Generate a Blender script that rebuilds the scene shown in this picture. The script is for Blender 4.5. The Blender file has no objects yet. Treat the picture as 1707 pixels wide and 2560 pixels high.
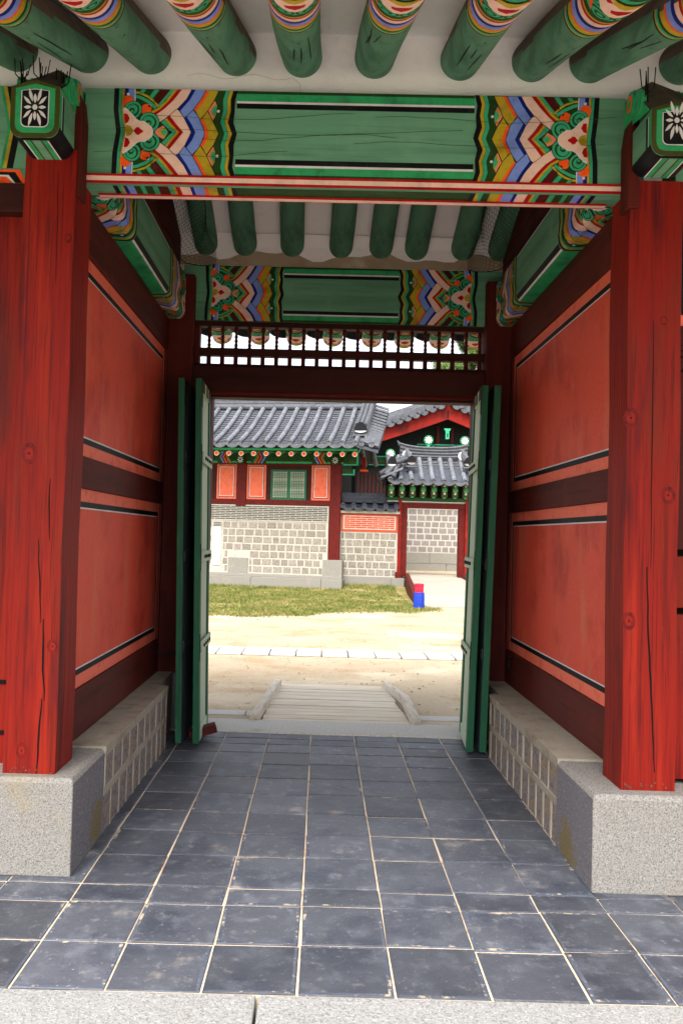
import bpy, math, random
from math import sin, cos, pi, radians
from mathutils import Vector, Matrix
from mathutils.geometry import tessellate_polygon
random.seed(7)
scn = bpy.context.scene
COL = scn.collection

# ------------------------------------------------------------------ camera
CAM_H = 1.5
yaw, pitch, roll = radians(-0.7208), radians(1.6434), radians(1.55)
f = Vector((sin(yaw)*cos(pitch), cos(yaw)*cos(pitch), sin(pitch)))
r0 = Vector((cos(yaw), -sin(yaw), 0)); u0 = r0.cross(f)
rr = cos(roll)*r0 + sin(roll)*u0; uu = cos(roll)*u0 - sin(roll)*r0
cd = bpy.data.cameras.new("camera"); cam = bpy.data.objects.new("camera", cd); COL.objects.link(cam)
cam.matrix_world = Matrix(((rr.x, uu.x, -f.x, 0), (rr.y, uu.y, -f.y, 0), (rr.z, uu.z, -f.z, CAM_H), (0, 0, 0, 1)))
cd.sensor_width = 36; cd.lens = 36*2033/2560; cd.shift_x = 0.0291
cd.clip_start = 0.05; cd.clip_end = 3000
scn.camera = cam

# ------------------------------------------------------------------ light
SUN_EL, SUN_AZ = radians(54), radians(196)          # azimuth clockwise from +Y
world = bpy.data.worlds.new("World"); scn.world = world; world.use_nodes = True
nt = world.node_tree; nt.nodes.clear()
sky = nt.nodes.new("ShaderNodeTexSky"); sky.sky_type = 'NISHITA'; sky.sun_disc = False
sky.sun_elevation = SUN_EL; sky.sun_rotation = SUN_AZ
sky.air_density = 1.0; sky.dust_density = 4.0; sky.ozone_density = 1.0
hsv = nt.nodes.new("ShaderNodeHueSaturation"); hsv.inputs['Saturation'].default_value = 0.35
bg = nt.nodes.new("ShaderNodeBackground"); bg.inputs['Strength'].default_value = 0.15
wo = nt.nodes.new("ShaderNodeOutputWorld")
nt.links.new(sky.outputs[0], hsv.inputs['Color']); nt.links.new(hsv.outputs[0], bg.inputs['Color']); nt.links.new(bg.outputs[0], wo.inputs[0])
sl = bpy.data.lights.new("sun", 'SUN'); sun = bpy.data.objects.new("sun", sl); COL.objects.link(sun)
sl.energy = 1.1; sl.angle = radians(35); sl.color = (1, .96, .9)
sd = Vector((sin(SUN_AZ)*cos(SUN_EL), cos(SUN_AZ)*cos(SUN_EL), sin(SUN_EL)))
sun.rotation_euler = (-sd).to_track_quat('-Z', 'Y').to_euler()
scn.view_settings.view_transform = 'Standard'; scn.view_settings.look = 'None'
scn.view_settings.gamma = 1; scn.view_settings.exposure = 1.68
scn.render.engine = 'CYCLES'
scn.cycles.use_denoising = True; scn.cycles.max_bounces = 10; scn.cycles.diffuse_bounces = 6

# ------------------------------------------------------------------ materials
def lin(c):
    return tuple((v/255/12.92 if v/255 <= .04045 else ((v/255+.055)/1.055)**2.4) for v in c) + (1,)
MATS = {}
def M(name, rgb, rough=.65, layers=(), bump=None, island=0, spec=.16):
    """procedural paint / wood / stone. layers: (colour, (sx,sy,sz), lo, hi, amount[, kind])"""
    if name in MATS: return MATS[name]
    m = bpy.data.materials.new(name); m.use_nodes = True
    t = m.node_tree; n = t.nodes; L = t.links; n.clear()
    out = n.new("ShaderNodeOutputMaterial"); b = n.new("ShaderNodeBsdfPrincipled"); L.new(b.outputs[0], out.inputs[0])
    b.inputs['Roughness'].default_value = rough; b.inputs['Specular IOR Level'].default_value = spec
    tc = n.new("ShaderNodeTexCoord")
    cur = n.new("ShaderNodeRGB"); cur.outputs[0].default_value = lin(rgb); cur = cur.outputs[0]
    def noise(sc, kind='noise', det=4):
        mp = n.new("ShaderNodeMapping"); mp.inputs['Scale'].default_value = sc if isinstance(sc, tuple) else (sc, sc, sc)
        L.new(tc.outputs['Object'], mp.inputs[0])
        if kind == 'voro':
            x = n.new("ShaderNodeTexVoronoi"); x.inputs['Scale'].default_value = 1; L.new(mp.outputs[0], x.inputs['Vector']); 
            s = n.new("ShaderNodeSeparateColor"); L.new(x.outputs['Color'], s.inputs[0]); return s.outputs[0]
        x = n.new("ShaderNodeTexNoise"); x.inputs['Scale'].default_value = 1; x.inputs['Detail'].default_value = det
        x.inputs['Roughness'].default_value = .62
        L.new(mp.outputs[0], x.inputs['Vector']); return x.outputs[0]
    for ly in layers:
        c, sc, lo, hi, amt = ly[:5]; kind = ly[5] if len(ly) > 5 else 'noise'
        if kind == 'spot':
            vd = n.new("ShaderNodeVectorMath"); vd.operation = 'DISTANCE'; L.new(tc.outputs['Object'], vd.inputs[0]); vd.inputs[1].default_value = sc[:3]
            a1 = n.new("ShaderNodeMath"); a1.operation = 'MULTIPLY_ADD'; L.new(vd.outputs['Value'], a1.inputs[0]); a1.inputs[1].default_value = -1/sc[3]; a1.inputs[2].default_value = .5
            a2 = n.new("ShaderNodeMath"); a2.operation = 'MULTIPLY_ADD'; L.new(noise(26), a2.inputs[0]); a2.inputs[1].default_value = 1.5; L.new(a1.outputs[0], a2.inputs[2]); src = a2.outputs[0]
        else: src = noise(sc, kind)
        mr = n.new("ShaderNodeMapRange"); mr.interpolation_type = 'SMOOTHSTEP'
        for k, v in zip(('From Min', 'From Max', 'To Min', 'To Max'), (lo, hi, 0, amt)): mr.inputs[k].default_value = v
        L.new(src, mr.inputs['Value'])
        mx = n.new("ShaderNodeMix"); mx.data_type = 'RGBA'
        L.new(mr.outputs[0], mx.inputs[0]); L.new(cur, mx.inputs[6]); mx.inputs[7].default_value = lin(c); cur = mx.outputs[2]
    if island:
        g = n.new("ShaderNodeNewGeometry"); mr = n.new("ShaderNodeMapRange")
        mr.inputs['To Min'].default_value = 1-island; mr.inputs['To Max'].default_value = 1+island
        L.new(g.outputs['Random Per Island'], mr.inputs['Value'])
        hs = n.new("ShaderNodeHueSaturation"); L.new(cur, hs.inputs['Color']); L.new(mr.outputs[0], hs.inputs['Value']); cur = hs.outputs[0]
    L.new(cur, b.inputs['Base Color'])
    if bump:
        bp = n.new("ShaderNodeBump"); bp.inputs['Strength'].default_value = bump[1]; bp.inputs['Distance'].default_value = bump[2] if len(bump) > 2 else .004
        L.new(noise(bump[0]), bp.inputs['Height']); L.new(bp.outputs[0], b.inputs['Normal'])
    MATS[name] = m; return m

def paint(name, rgb, var=.35, rough=.6):
    d = tuple(int(v*(1-var)) for v in rgb); w = tuple(int(v+(200-v)*.25) for v in rgb)
    g = tuple(int(v*.75+128*.25) for v in rgb)
    return M(name, rgb, rough, [(d, 9, .45, .75, .8), (g, 3.5, .5, .72, .6), (d, 60, .5, .8, .5), (w, 25, .6, .78, .45), (d, (3, 120, 120), .6, .72, .5)], bump=(90, .3, .002))
def wood(name, rgb, axis, dark, light, rough=.7):
    s = [34, 34, 34]; s[axis] = 1.6; s2 = [8, 8, 8]; s2[axis] = .7; s3 = [120, 120, 120]; s3[axis] = 4
    return M(name, rgb, rough, [(dark, tuple(s2), .42, .72, .7), (dark, tuple(s), .5, .75, .6), (light, tuple(s), .2, .42, 0),
             (light, (3, 3, 2), .52, .8, .5), (dark, tuple(s3), .55, .8, .35)], bump=(tuple(s), .35, .004))

# dancheong pigments (albedo)
K = dict(
    green=wood('green_paint_wood', (102, 156, 128), 0, (70, 118, 94), (128, 176, 150)),
    greeny=wood('green_paint_wood_lengthwise', (102, 156, 128), 1, (70, 118, 94), (128, 176, 150)),
    rgreen=wood('rafter_green_paint', (86, 132, 108), 1, (54, 92, 74), (110, 154, 130)),
    bgreen=paint('bright_green_paint', (48, 160, 102)), lgreen=paint('jade_green_paint', (54, 168, 126)),
    dgreen=paint('dark_green_paint', (34, 66, 24)), olive=paint('olive_paint', (66, 72, 28)),
    ochre=paint('ochre_paint', (182, 158, 40)), orange=paint('orange_paint', (244, 92, 30)),
    lblue=paint('light_blue_paint', (118, 146, 224), .2), dblue=paint('dark_blue_paint', (10, 28, 128)),
    pink=paint('pale_pink_paint', (232, 196, 182), .15), coral=paint('coral_pink_paint', (236, 130, 120), .2),
    red=paint('crimson_paint', (172, 8, 18)), maroon=paint('maroon_paint', (76, 18, 14)),
    black=paint('black_paint', (14, 15, 20)), white=paint('white_paint', (214, 214, 218), .12),
    purple=paint('dark_purple_paint', (62, 48, 62)), mint=paint('mint_paint', (142, 214, 184), .2))
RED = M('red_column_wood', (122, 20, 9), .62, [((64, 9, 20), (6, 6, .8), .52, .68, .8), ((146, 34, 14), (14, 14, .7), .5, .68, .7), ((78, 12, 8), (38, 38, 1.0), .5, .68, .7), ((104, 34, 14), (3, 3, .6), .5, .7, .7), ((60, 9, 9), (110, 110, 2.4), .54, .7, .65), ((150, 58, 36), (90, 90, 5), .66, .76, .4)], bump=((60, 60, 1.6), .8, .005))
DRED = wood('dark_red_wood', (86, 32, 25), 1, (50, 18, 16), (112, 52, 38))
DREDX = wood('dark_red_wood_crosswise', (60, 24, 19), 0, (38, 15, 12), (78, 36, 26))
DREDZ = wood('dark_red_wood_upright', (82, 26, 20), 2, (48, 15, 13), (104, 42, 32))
PANEL = M('red_panel_paint', (216, 84, 64), .6, [((172, 54, 44), 2.0, .44, .68, .8), ((206, 116, 84), (7, 7, 1.6), .5, .75, .65), ((180, 58, 46), 45, .5, .75, .45), ((216, 158, 126), (12, 12, 3.5), .62, .8, .5), ((150, 40, 40), (3, 3, 1), .58, .8, .5)], bump=(70, .3, .002))
PEDGE = M('coral_panel_border', (234, 116, 92), .6, [((180, 66, 50), 8, .5, .75, .6), ((190, 76, 60), 60, .5, .75, .4)], bump=(70, .3, .002))
PLASTER = M('white_plaster', (236, 237, 242), .85, [((214, 214, 220), 1.6, .45, .75, .6), ((218, 216, 216), 30, .5, .8, .4)], bump=(60, .5, .004))
DIRTY = M('stained_plaster', (164, 150, 132), .85, [((150, 130, 108), 5, .45, .7, .8), ((196, 188, 178), 3, .55, .7, .6)], bump=(60, .5, .004))
GRAN = M('granite', (134, 131, 125), .75, [((96, 93, 93), 130, .5, .6, .8), ((162, 158, 151), 160, .54, .64, .75), ((56, 54, 55), 180, .6, .66, .9), ((142, 126, 92), 2.5, .55, .75, .5)], bump=(140, .4, .003))
GRANP = M('granite_shaded_stained_side', (112, 109, 113), .75, [((96, 92, 98), 75, .5, .62, .8), ((196, 190, 186), 95, .58, .7, .7), ((116, 98, 34), (-1.14, -1.08, .09, .17), .5, .8, .65, 'spot'), ((116, 98, 34), (1.095, -1.10, .06, .19), .5, .8, .65, 'spot'), ((60, 58, 62), 120, .6, .68, .8)], bump=(140, .4, .003))  # shade of the inner faces is painted in; ochre spots are real stains
MOSS = M('ochre_lichen_stain', (128, 108, 34), .9, [((150, 132, 66), 30, .45, .6, .8), ((150, 146, 140), 60, .5, .62, .8)])
KERB = M('kerb_granite', (146, 146, 144), .8, [((112, 110, 110), 130, .5, .6, .75), ((176, 174, 171), 110, .54, .64, .7), ((80, 78, 78), 180, .58, .66, .8), ((150, 136, 116), 2, .55, .75, .4)], bump=(70, .8, .006))
MORTAR = M('lime_mortar', (176, 166, 148), .9, [((148, 132, 108), 8, .45, .7, .7), ((160, 150, 132), 50, .5, .75, .4)], bump=(60, .5, .004))
SLATE = M('slate_tile', (76, 79, 87), .48, [((52, 57, 68), 2.6, .42, .66, .8), ((98, 102, 110), 9, .48, .7, .6), ((140, 138, 138), 16, .57, .72, .4), ((170, 165, 156), 70, .62, .72, .55), ((160, 152, 140), (3.5, 3.5, 3.5), .6, .74, .55)], bump=(42, .7, .004), island=.27, spec=.4)
SLATED = M('dusty_slate_rim', (82, 88, 100), .6, [((60, 66, 80), 4, .45, .7, .6), ((190, 174, 150), 13, .56, .66, .8), ((190, 178, 158), 60, .58, .68, .6)], bump=(50, .5, .003), island=.1)
GROUT = M('sandy_joint', (212, 192, 166), .95, [((178, 140, 112), 14, .5, .7, .8), ((222, 210, 190), 40, .5, .7, .5), ((92, 84, 76), (6, 6, 6), .66, .74, .7)])
SAND = M('decomposed_granite_sand', (172, 156, 131), .95, [((158, 130, 96), (1.1, 1.5, 1), .46, .68, .7), ((198, 184, 160), (.6, .8, 1), .5, .7, .8), ((124, 98, 70), (7, 8, 9), .60, .74, .7), ((112, 90, 66), (28, 28, 28), .6, .74, .7), ((132, 108, 80), 90, .58, .72, .5), ((206, 194, 172), 40, .58, .7, .6)], bump=(24, 1, .02))
PATHST = M('pale_path_stone', (206, 204, 198), .85, [((188, 184, 178), 5, .5, .7, .6), ((190, 186, 180), 60, .55, .7, .5)], bump=(60, .4, .003), island=.05)
GRASS = M('lawn_grass', (108, 112, 56), .8, [((150, 138, 86), 2.2, .45, .65, .9), ((74, 98, 34), 1.2, .5, .7, .8)], island=.4)
TILE = M('grey_roof_tile', (84, 86, 91), .6, [((62, 64, 69), 6, .45, .7, .7), ((122, 124, 131), 22, .52, .72, .6), ((56, 59, 66), 40, .6, .75, .5)], bump=(40, .4, .004), island=.14)
TILED = M('dark_roof_tile', (64, 68, 76), .6, [((44, 48, 54), 6, .45, .7, .7), ((92, 94, 100), 22, .55, .75, .5)], bump=(40, .4, .004), island=.14)
CRACK = M('open_crack', (24, 14, 12), .95)
IRON = M('dark_iron', (30, 30, 30), .6, [((70, 44, 30), 20, .55, .75, .5)])
WIRE = M('black_wire', (16, 16, 16), .6)
KNOT = M('knot_in_wood', (106, 15, 9), .6, [((66, 10, 8), (50, 50, 34), .45, .62, .8)], bump=(60, .6, .004))
KNOT2 = M('knot_heart', (128, 24, 11), .6, [((90, 18, 14), 80, .5, .65, .9)])
BROWN = M('bare_brown_wood', (92, 80, 70), .8, [((62, 52, 46), (20, 2, 20), .45, .7, .7)])
DKBACK = M('shadowed_boards', (30, 36, 34), .8, [((20, 22, 22), 10, .45, .7, .7)])  # dark base colour stands in for the shade on these walls
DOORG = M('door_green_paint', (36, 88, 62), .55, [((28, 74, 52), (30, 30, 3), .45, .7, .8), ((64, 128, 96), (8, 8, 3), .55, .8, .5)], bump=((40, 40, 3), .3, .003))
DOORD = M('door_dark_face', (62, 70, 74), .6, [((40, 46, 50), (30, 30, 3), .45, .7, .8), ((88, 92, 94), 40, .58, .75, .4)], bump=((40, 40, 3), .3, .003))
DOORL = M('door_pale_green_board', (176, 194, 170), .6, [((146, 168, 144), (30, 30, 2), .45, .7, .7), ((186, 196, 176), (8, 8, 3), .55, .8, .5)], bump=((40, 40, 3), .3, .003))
HMORT = M('pale_lime_mortar', (174, 168, 155), .9, [((136, 128, 113), 8, .5, .75, .6)], bump=(60, .5, .004))
LMORT = M('ledge_mortar', (154, 146, 131), .9, [((126, 112, 90), 7, .45, .7, .7), ((172, 166, 152), 30, .5, .75, .5)], bump=(60, .6, .004))
TILEC = M('pale_cover_tile', (106, 108, 113), .55, [((84, 86, 91), 6, .45, .7, .7), ((142, 144, 151), 22, .52, .72, .6)], bump=(40, .4, .004), island=.14)
DECK = M('pale_deck_plank', (158, 150, 137), .85, [((134, 125, 111), (2, 30, 30), .48, .7, .7), ((172, 166, 154), (1, 6, 6), .5, .7, .6), ((96, 86, 74), (3, 80, 80), .62, .75, .5)], island=.06)
GRANL = M('pale_hall_granite', (132, 128, 119), .8, [((108, 104, 98), 40, .5, .64, .7), ((150, 146, 138), 30, .56, .7, .7), ((150, 140, 120), 2.5, .55, .75, .5)], bump=(60, .5, .004))
KERBL = M('pale_sill_granite', (190, 187, 180), .8, [((156, 153, 148), 80, .5, .64, .75), ((214, 210, 204), 60, .56, .7, .7), ((140, 124, 100), 3, .55, .75, .5)], bump=(110, .5, .004))
FORE = M('forecourt_soil', (176, 162, 142), .95, [((140, 126, 108), 3, .45, .7, .7), ((172, 160, 142), 50, .55, .7, .6)], bump=(45, .6, .006))
STONEB = M('pale_stone_block', (138, 131, 119), .85, [((102, 96, 88), 18, .45, .65, .8), ((138, 132, 122), 40, .5, .7, .6)], bump=(30, .7, .01), island=.13)
STONEG = M('grey_stone_block', (128, 121, 119), .85, [((112, 106, 106), 18, .45, .65, .8), ((160, 152, 148), 40, .5, .7, .6)], bump=(30, .7, .01), island=.1)
STONED = M('rough_granite_block', (132, 122, 116), .85, [((86, 80, 92), 45, .48, .62, .85), ((150, 124, 92), 7, .5, .7, .7), ((160, 154, 152), 110, .58, .7, .6)], bump=(80, .8, .006), island=.12)
BRICKG = M('grey_brick', (70, 72, 68), .85, [((52, 53, 50), 30, .45, .7, .6)], island=.1)
BRICKR = M('red_brick', (188, 72, 42), .85, [((176, 70, 46), 30, .45, .7, .6)], island=.08)
PLANK = M('weathered_plank', (204, 192, 172), .85, [((150, 136, 116), (2, 40, 40), .48, .7, .8), ((216, 206, 188), (1.5, 8, 8), .5, .7, .7), ((110, 96, 80), (4, 90, 90), .6, .74, .6)], bump=((3, 50, 50), .5, .004), island=.07)
RAILW = M('weathered_rail', (196, 186, 170), .85, [((150, 134, 114), (40, 2, 40), .48, .7, .8), ((190, 178, 160), (8, 1.5, 8), .5, .7, .7)], bump=((50, 3, 50), .5, .004))
PAPER = M('window_paper', (166, 163, 146), .9)
BUILDRED = M('hall_red_wood', (88, 17, 9), .6, [((62, 11, 7), 9, .45, .7, .7), ((116, 34, 18), 4, .55, .8, .5)])
BARGE = M('gable_red_board', (128, 22, 11), .6, [((80, 11, 8), 1.6, .45, .65, .8), ((156, 44, 24), 3, .55, .75, .6)])
HPANEL = M('hall_coral_panel', (214, 104, 74), .6, [((196, 84, 58), 8, .45, .7, .7)])
NEEDLE = M('pine_needles', (104, 126, 66), .8, [((70, 96, 46), 1.0, .4, .62, .9), ((128, 146, 84), 2.2, .5, .7, .8)], island=.4)
BARK = M('pine_bark', (96, 76, 62), .9, [((62, 48, 40), (8, 8, 2), .45, .7, .8)], bump=((12, 12, 3), .8, .03))

# ------------------------------------------------------------------ mesh builder
OFF = {}
def top_off(o):
    while o.parent: o = o.parent
    return OFF.get(o.name, Vector((0, 0, 0)))
class MB:
    def __init__(s): s.v = []; s.f = []; s.m = []; s.mats = []
    def mi(s, m):
        if m not in s.mats: s.mats.append(m)
        return s.mats.index(m)
    def poly(s, pts, m):
        b = len(s.v); s.v += [tuple(p) for p in pts]; s.f.append(list(range(b, b+len(pts)))); s.m.append(s.mi(m))
    def grid(s, rows, m, close=False, cap=False):
        b = len(s.v); n = len(rows[0]); k = s.mi(m)
        for r in rows: s.v += [tuple(p) for p in r]
        for i in range(len(rows)-1):
            for j in range(n if close else n-1):
                j2 = (j+1) % n; s.f.append([b+i*n+j, b+i*n+j2, b+(i+1)*n+j2, b+(i+1)*n+j]); s.m.append(k)
        if cap:
            s.f.append([b+j for j in range(n)][::-1]); s.m.append(k)
            s.f.append([b+(len(rows)-1)*n+j for j in range(n)]); s.m.append(k)
    def box(s, x0, x1, y0, y1, z0, z1, m, jit=0, P=None):
        c = [Vector((x, y, z)) for z in (z0, z1) for y in (y0, y1) for x in (x0, x1)]
        if jit: c = [p+Vector((random.uniform(-jit, jit), random.uniform(-jit, jit), random.uniform(-jit, jit))) for p in c]
        if P: c = [P(*p) for p in c]
        b = len(s.v); s.v += [tuple(p) for p in c]; k = s.mi(m)
        for q in ((0, 2, 3, 1), (4, 5, 7, 6), (0, 1, 5, 4), (2, 6, 7, 3), (0, 4, 6, 2), (1, 3, 7, 5)): s.f.append([b+i for i in q]); s.m.append(k)
    def prism(s, prof, a, b, fn, m, capm=None):
        """prof: 2D pts, extruded from a to b; fn(p,q,t)->3D"""
        n = len(prof); base = len(s.v); k = s.mi(m); kc = s.mi(capm or m)
        for t in (a, b): s.v += [tuple(fn(p, q, t)) for p, q in prof]
        for i in range(n):
            j = (i+1) % n; s.f.append([base+i, base+j, base+n+j, base+n+i]); s.m.append(k)
        s.f.append([base+i for i in range(n)][::-1]); s.m.append(kc); s.f.append([base+n+i for i in range(n)]); s.m.append(kc)
    def tube(s, pts, r, m, n=6, cap=True):
        pts = [Vector(p) for p in pts]; rows = []
        for i, p in enumerate(pts):
            d = (pts[min(i+1, len(pts)-1)]-pts[max(i-1, 0)]).normalized()
            a = d.orthogonal() if abs(d.z) < .99 else Vector((1, 0, 0)); a = (Vector((0, 0, 1)).cross(d) if abs(d.z) < .95 else Vector((1, 0, 0)).cross(d)).normalized(); b = d.cross(a)
            ri = r[i] if isinstance(r, (list, tuple)) else r
            rows.append([p+(a*cos(2*pi*j/n)+b*sin(2*pi*j/n))*ri for j in range(n)])
        s.grid(rows, m, True, cap)
    def lathe(s, c, prof, m, n=12):
        """vertical lathe: prof = (r,z)"""
        s.grid([[(c[0]+r*cos(2*pi*j/n), c[1]+r*sin(2*pi*j/n), c[2]+z) for j in range(n)] for r, z in prof], m, True, True)
    def build(s, name, parent=None, smooth=False, bevel=0, loc=None, flat_angle=None):
        me = bpy.data.meshes.new(name); off = top_off(parent) if parent is not None else Vector((0, 0, 0))
        if loc is not None: off = Vector((0, 0, 0))
        me.from_pydata([tuple(Vector(v)-off) for v in s.v], [], s.f)
        for m in s.mats: me.materials.append(m)
        me.polygons.foreach_set('material_index', s.m)
        if smooth: me.polygons.foreach_set('use_smooth', [True]*len(me.polygons))
        me.update()
        if smooth:
            try: me.set_sharp_from_angle(angle=radians(flat_angle or 40))
            except Exception: pass
        o = bpy.data.objects.new(name, me); COL.objects.link(o)
        if parent is not None: o.parent = parent
        if loc is not None: o.location = loc
        if bevel:
            md = o.modifiers.new("soft_edges", 'BEVEL'); md.width = bevel; md.segments = 2; md.limit_method = 'ANGLE'; md.angle_limit = radians(40)
        return o
def thing(name, label, cat, loc=(0, 0, 0), rotz=0, group=None, off=None):
    o = bpy.data.objects.new(name, None); COL.objects.link(o); o.location = loc; o.rotation_euler = (0, 0, rotz); o.empty_display_size = .2
    o['label'] = label; o['category'] = cat
    if group: o['group'] = group
    OFF[o.name] = Vector(loc) if off is None else Vector(off)
    return o
def tag(o, label, cat, group=None):
    o['label'] = label; o['category'] = cat
    if group: o['group'] = group
    return o
def structure(o): o['kind'] = 'structure'; return o
def relabel(o, t): o['label'] = t; return o
def copy_part(o, parent, loc=None):
    c = o.copy(); COL.objects.link(c); c.parent = parent
    if loc is not None: c.location = loc
    for ch in list(o.children): copy_part(ch, c)
    return c

# ------------------------------------------------------------------ dancheong patterns: polygons in flat (x,t)
def meoricho():
    """beam-end pattern. x along beam (0..1430), t = -495..495 across; list of (pts, colour, layer)"""
    out = []; lay = [1]
    def P(pts, c, mirror=True):
        out.append((pts, c, lay[0]))
        if mirror: out.append(([(x, -t) for x, t in pts][::-1], c, lay[0]))
    def nxt(): lay[0] += 1
    def circ(cx, cy, r, c, n=18, a0=0, a1=2*pi, ry=None):
        P([(cx+r*cos(a0+(a1-a0)*i/n), cy+(ry or r)*sin(a0+(a1-a0)*i/n)) for i in range(n+(0 if a1-a0 >= 2*pi-.01 else 1))], c)
    def stroke(pts, w, c):
        L, R = [], []
        for i, (x, t) in enumerate(pts):
            x0, t0 = pts[max(i-1, 0)]; x1, t1 = pts[min(i+1, len(pts)-1)]
            d = math.hypot(x1-x0, t1-t0) or 1; nx, ny = -(t1-t0)/d, (x1-x0)/d
            L.append((x+nx*w/2, t+ny*w/2)); R.append((x-nx*w/2, t-ny*w/2))
        P(L+R[::-1], c)
    def band(a, b, c): P(a+b[::-1], c)
    edge = [(1425, 495), (1392, 380), (1402, 250), (1388, 130), (1430, 0)]
    # dark ground
    band([(20, 495), (24, 250), (58, 0)], edge, 'dgreen'); nxt()
    band([(20, 495), (24, 250), (58, 0)], [(75, 495), (80, 240), (110, 0)], 'black')
    band([(76, 495), (81, 240), (111, 0)], [(108, 495), (112, 240), (150, 0)], 'lgreen')
    band([(112, 495), (116, 240), (153, 0)], [(138, 495), (141, 240), (176, 0)], 'ochre')
    P([(140, 495), (182, 495), (182, 380), (140, 360)], 'dblue'); P([(182, 495), (250, 495), (250, 350), (182, 350)], 'lblue')
    P([(250, 495), (260, 495), (260, 350), (250, 350)], 'white')
    # stripes in upper corner
    P([(335, 495), (385, 495), (345, 440), (300, 450)], 'lgreen'); P([(475, 495), (535, 495), (455, 395), (412, 408)], 'lgreen')
    P([(540, 495), (655, 495), (525, 325), (462, 365)], 'maroon')
    band([(662, 495), (520, 320)], [(705, 495), (538, 295)], 'lgreen')
    band([(705, 495), (600, 365), (530, 290), (442, 235)], [(738, 495), (622, 350), (548, 268), (472, 218)], 'ochre')
    a1 = [(262, 452), (305, 450), (400, 412), (480, 355), (525, 300)]
    stroke(a1, 24, 'ochre'); stroke([(262, 408), (310, 398), (410, 350), (500, 285)], 36, 'lgreen')
    # upper chevron branch: red, pink, blue, orange, ochre
    e0 = [(738, 495), (622, 350), (548, 268), (472, 218)]
    e1 = [(790, 495), (690, 370), (600, 275), (505, 198)]
    e2 = [(905, 495), (840, 380), (745, 262), (640, 175), (550, 112)]
    band(e0, e1, 'red'); band(e1, e2, 'pink')
    band([(905, 495), (850, 395), (745, 265)], [(945, 495), (880, 380), (785, 248)], 'dblue')
    band([(945, 495), (880, 380), (785, 248), (830, 155)], [(1065, 495), (1005, 385), (935, 268), (830, 155)], 'lblue')
    band([(1065, 495), (1005, 385), (935, 268)], [(1105, 495), (1040, 370), (960, 245)], 'orange')
    band([(1105, 495), (1040, 370), (960, 245), (1010, 145)], [(1210, 495), (1155, 380), (1095, 255), (1010, 145)], 'ochre')
    # right petals
    for r, c in ((1, 'coral'), (.8, 'ochre'), (.58, 'lgreen')):
        nxt(); P([(1196+(x-1196)*r, 265+(t-265)*r) for x, t in ((1196, 265), (1188, 325), (1162, 378), (1128, 315), (1100, 265), (1128, 210), (1158, 150), (1186, 205))], c)
    nxt()
    # inner chevrons
    band([(665, 197), (735, 100), (822, 0)], [(742, 268), (775, 245), (835, 150), (912, 0)], 'pink')
    band([(633, 168), (690, 90), (775, 0)], [(665, 197), (735, 100), (822, 0)], 'red')
    band([(610, 150), (665, 80), (745, 0)], [(633, 168), (690, 90), (775, 0)], 'ochre')
    band([(570, 118), (630, 60), (690, 0)], [(608, 148), (664, 78), (742, 0)], 'lgreen')
    band([(835, 155), (880, 70), (915, 0)], [(860, 178), (915, 90), (960, 0)], 'dblue')
    band([(860, 178), (915, 90), (960, 0)], [(932, 258), (1000, 170), (1045, 60), (1066, 0)], 'lblue')
    band([(1012, 146), (1050, 70), (1070, 0)], [(1040, 168), (1085, 80), (1112, 0)], 'orange')
    band([(1040, 168), (1085, 80), (1112, 0)], [(1095, 252), (1160, 130), (1222, 0)], 'ochre')
    for a in ([(742, 268), (640, 175), (550, 112)], [(742, 268), (775, 245), (835, 150), (912, 0)], [(932, 258), (1000, 170), (1045, 60), (1066, 0)],
              [(1095, 252), (1160, 130), (1222, 0)], [(905, 495), (840, 380), (745, 262)], [(1065, 495), (1005, 385), (935, 268), (830, 155)], [(1210, 495), (1155, 380), (1095, 255), (1010, 145)]):
        stroke(a, 7, 'black')
    # scalloped borders
    gl = [(1290, 495), (1256, 390), (1272, 260), (1241, 130), (1290, 0)]
    band(gl, [(x+44, t) for x, t in gl], 'lgreen'); band([(x+48, t) for x, t in gl], [(x+84, t) for x, t in gl], 'ochre')
    band([(x+84, t) for x, t in gl], edge, 'black')
    circ(1216, 258, 17, 'white', 10); nxt()
    # flower
    for r, c in ((1, 'coral'), (.72, 'ochre'), (.5, 'lgreen')):
        out.append(([(650, 0), (650-70*r*.5-20, 78*r), (650-150*r, 30*r), (650-150*r, -30*r), (650-70*r*.5-20, -78*r)], c, lay[0]+1+[1, .72, .5].index(r)))
    circ(675, 0, 17, 'white', 10)
    circ(176, 345, 66, 'orange', 14); circ(395, 262, 62, 'orange', 14); circ(178, 425, 17, 'white', 10); circ(430, 302, 18, 'white', 10); nxt()
    for cx, cy, r in ((245, 245, 106), (436, 110, 118)):
        circ(cx, cy, r, 'black', 20); nxt(); circ(cx, cy, r*.94, 'lgreen', 20); nxt(); circ(cx, cy, r*.7, 'dgreen', 18); nxt()
        circ(cx-r*.05, cy+r*.04, r*.56, 'lgreen', 16); nxt(); circ(cx-r*.08, cy-r*.08, r*.3, 'dgreen', 12); nxt(); circ(cx-r*.04, cy-r*.16, r*.16, 'lgreen', 10); nxt()
    cl = [(140, 268), (180, 252), (235, 205), (290, 140), (330, 118), (375, 122), (425, 88), (470, 52), (486, 0)]
    out.append((cl+[(x, -t) for x, t in cl[::-1]][1:]+[(178, 0)], 'white', lay[0])); nxt()
    out.append(([(x-8, t*.94) for x, t in cl]+[(x-8, -t*.94) for x, t in cl[::-1]][1:]+[(178, 0)], 'pink', lay[0])); nxt()
    P([(150, 195), (190, 190), (215, 140), (195, 95), (160, 78)], 'red')
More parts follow.
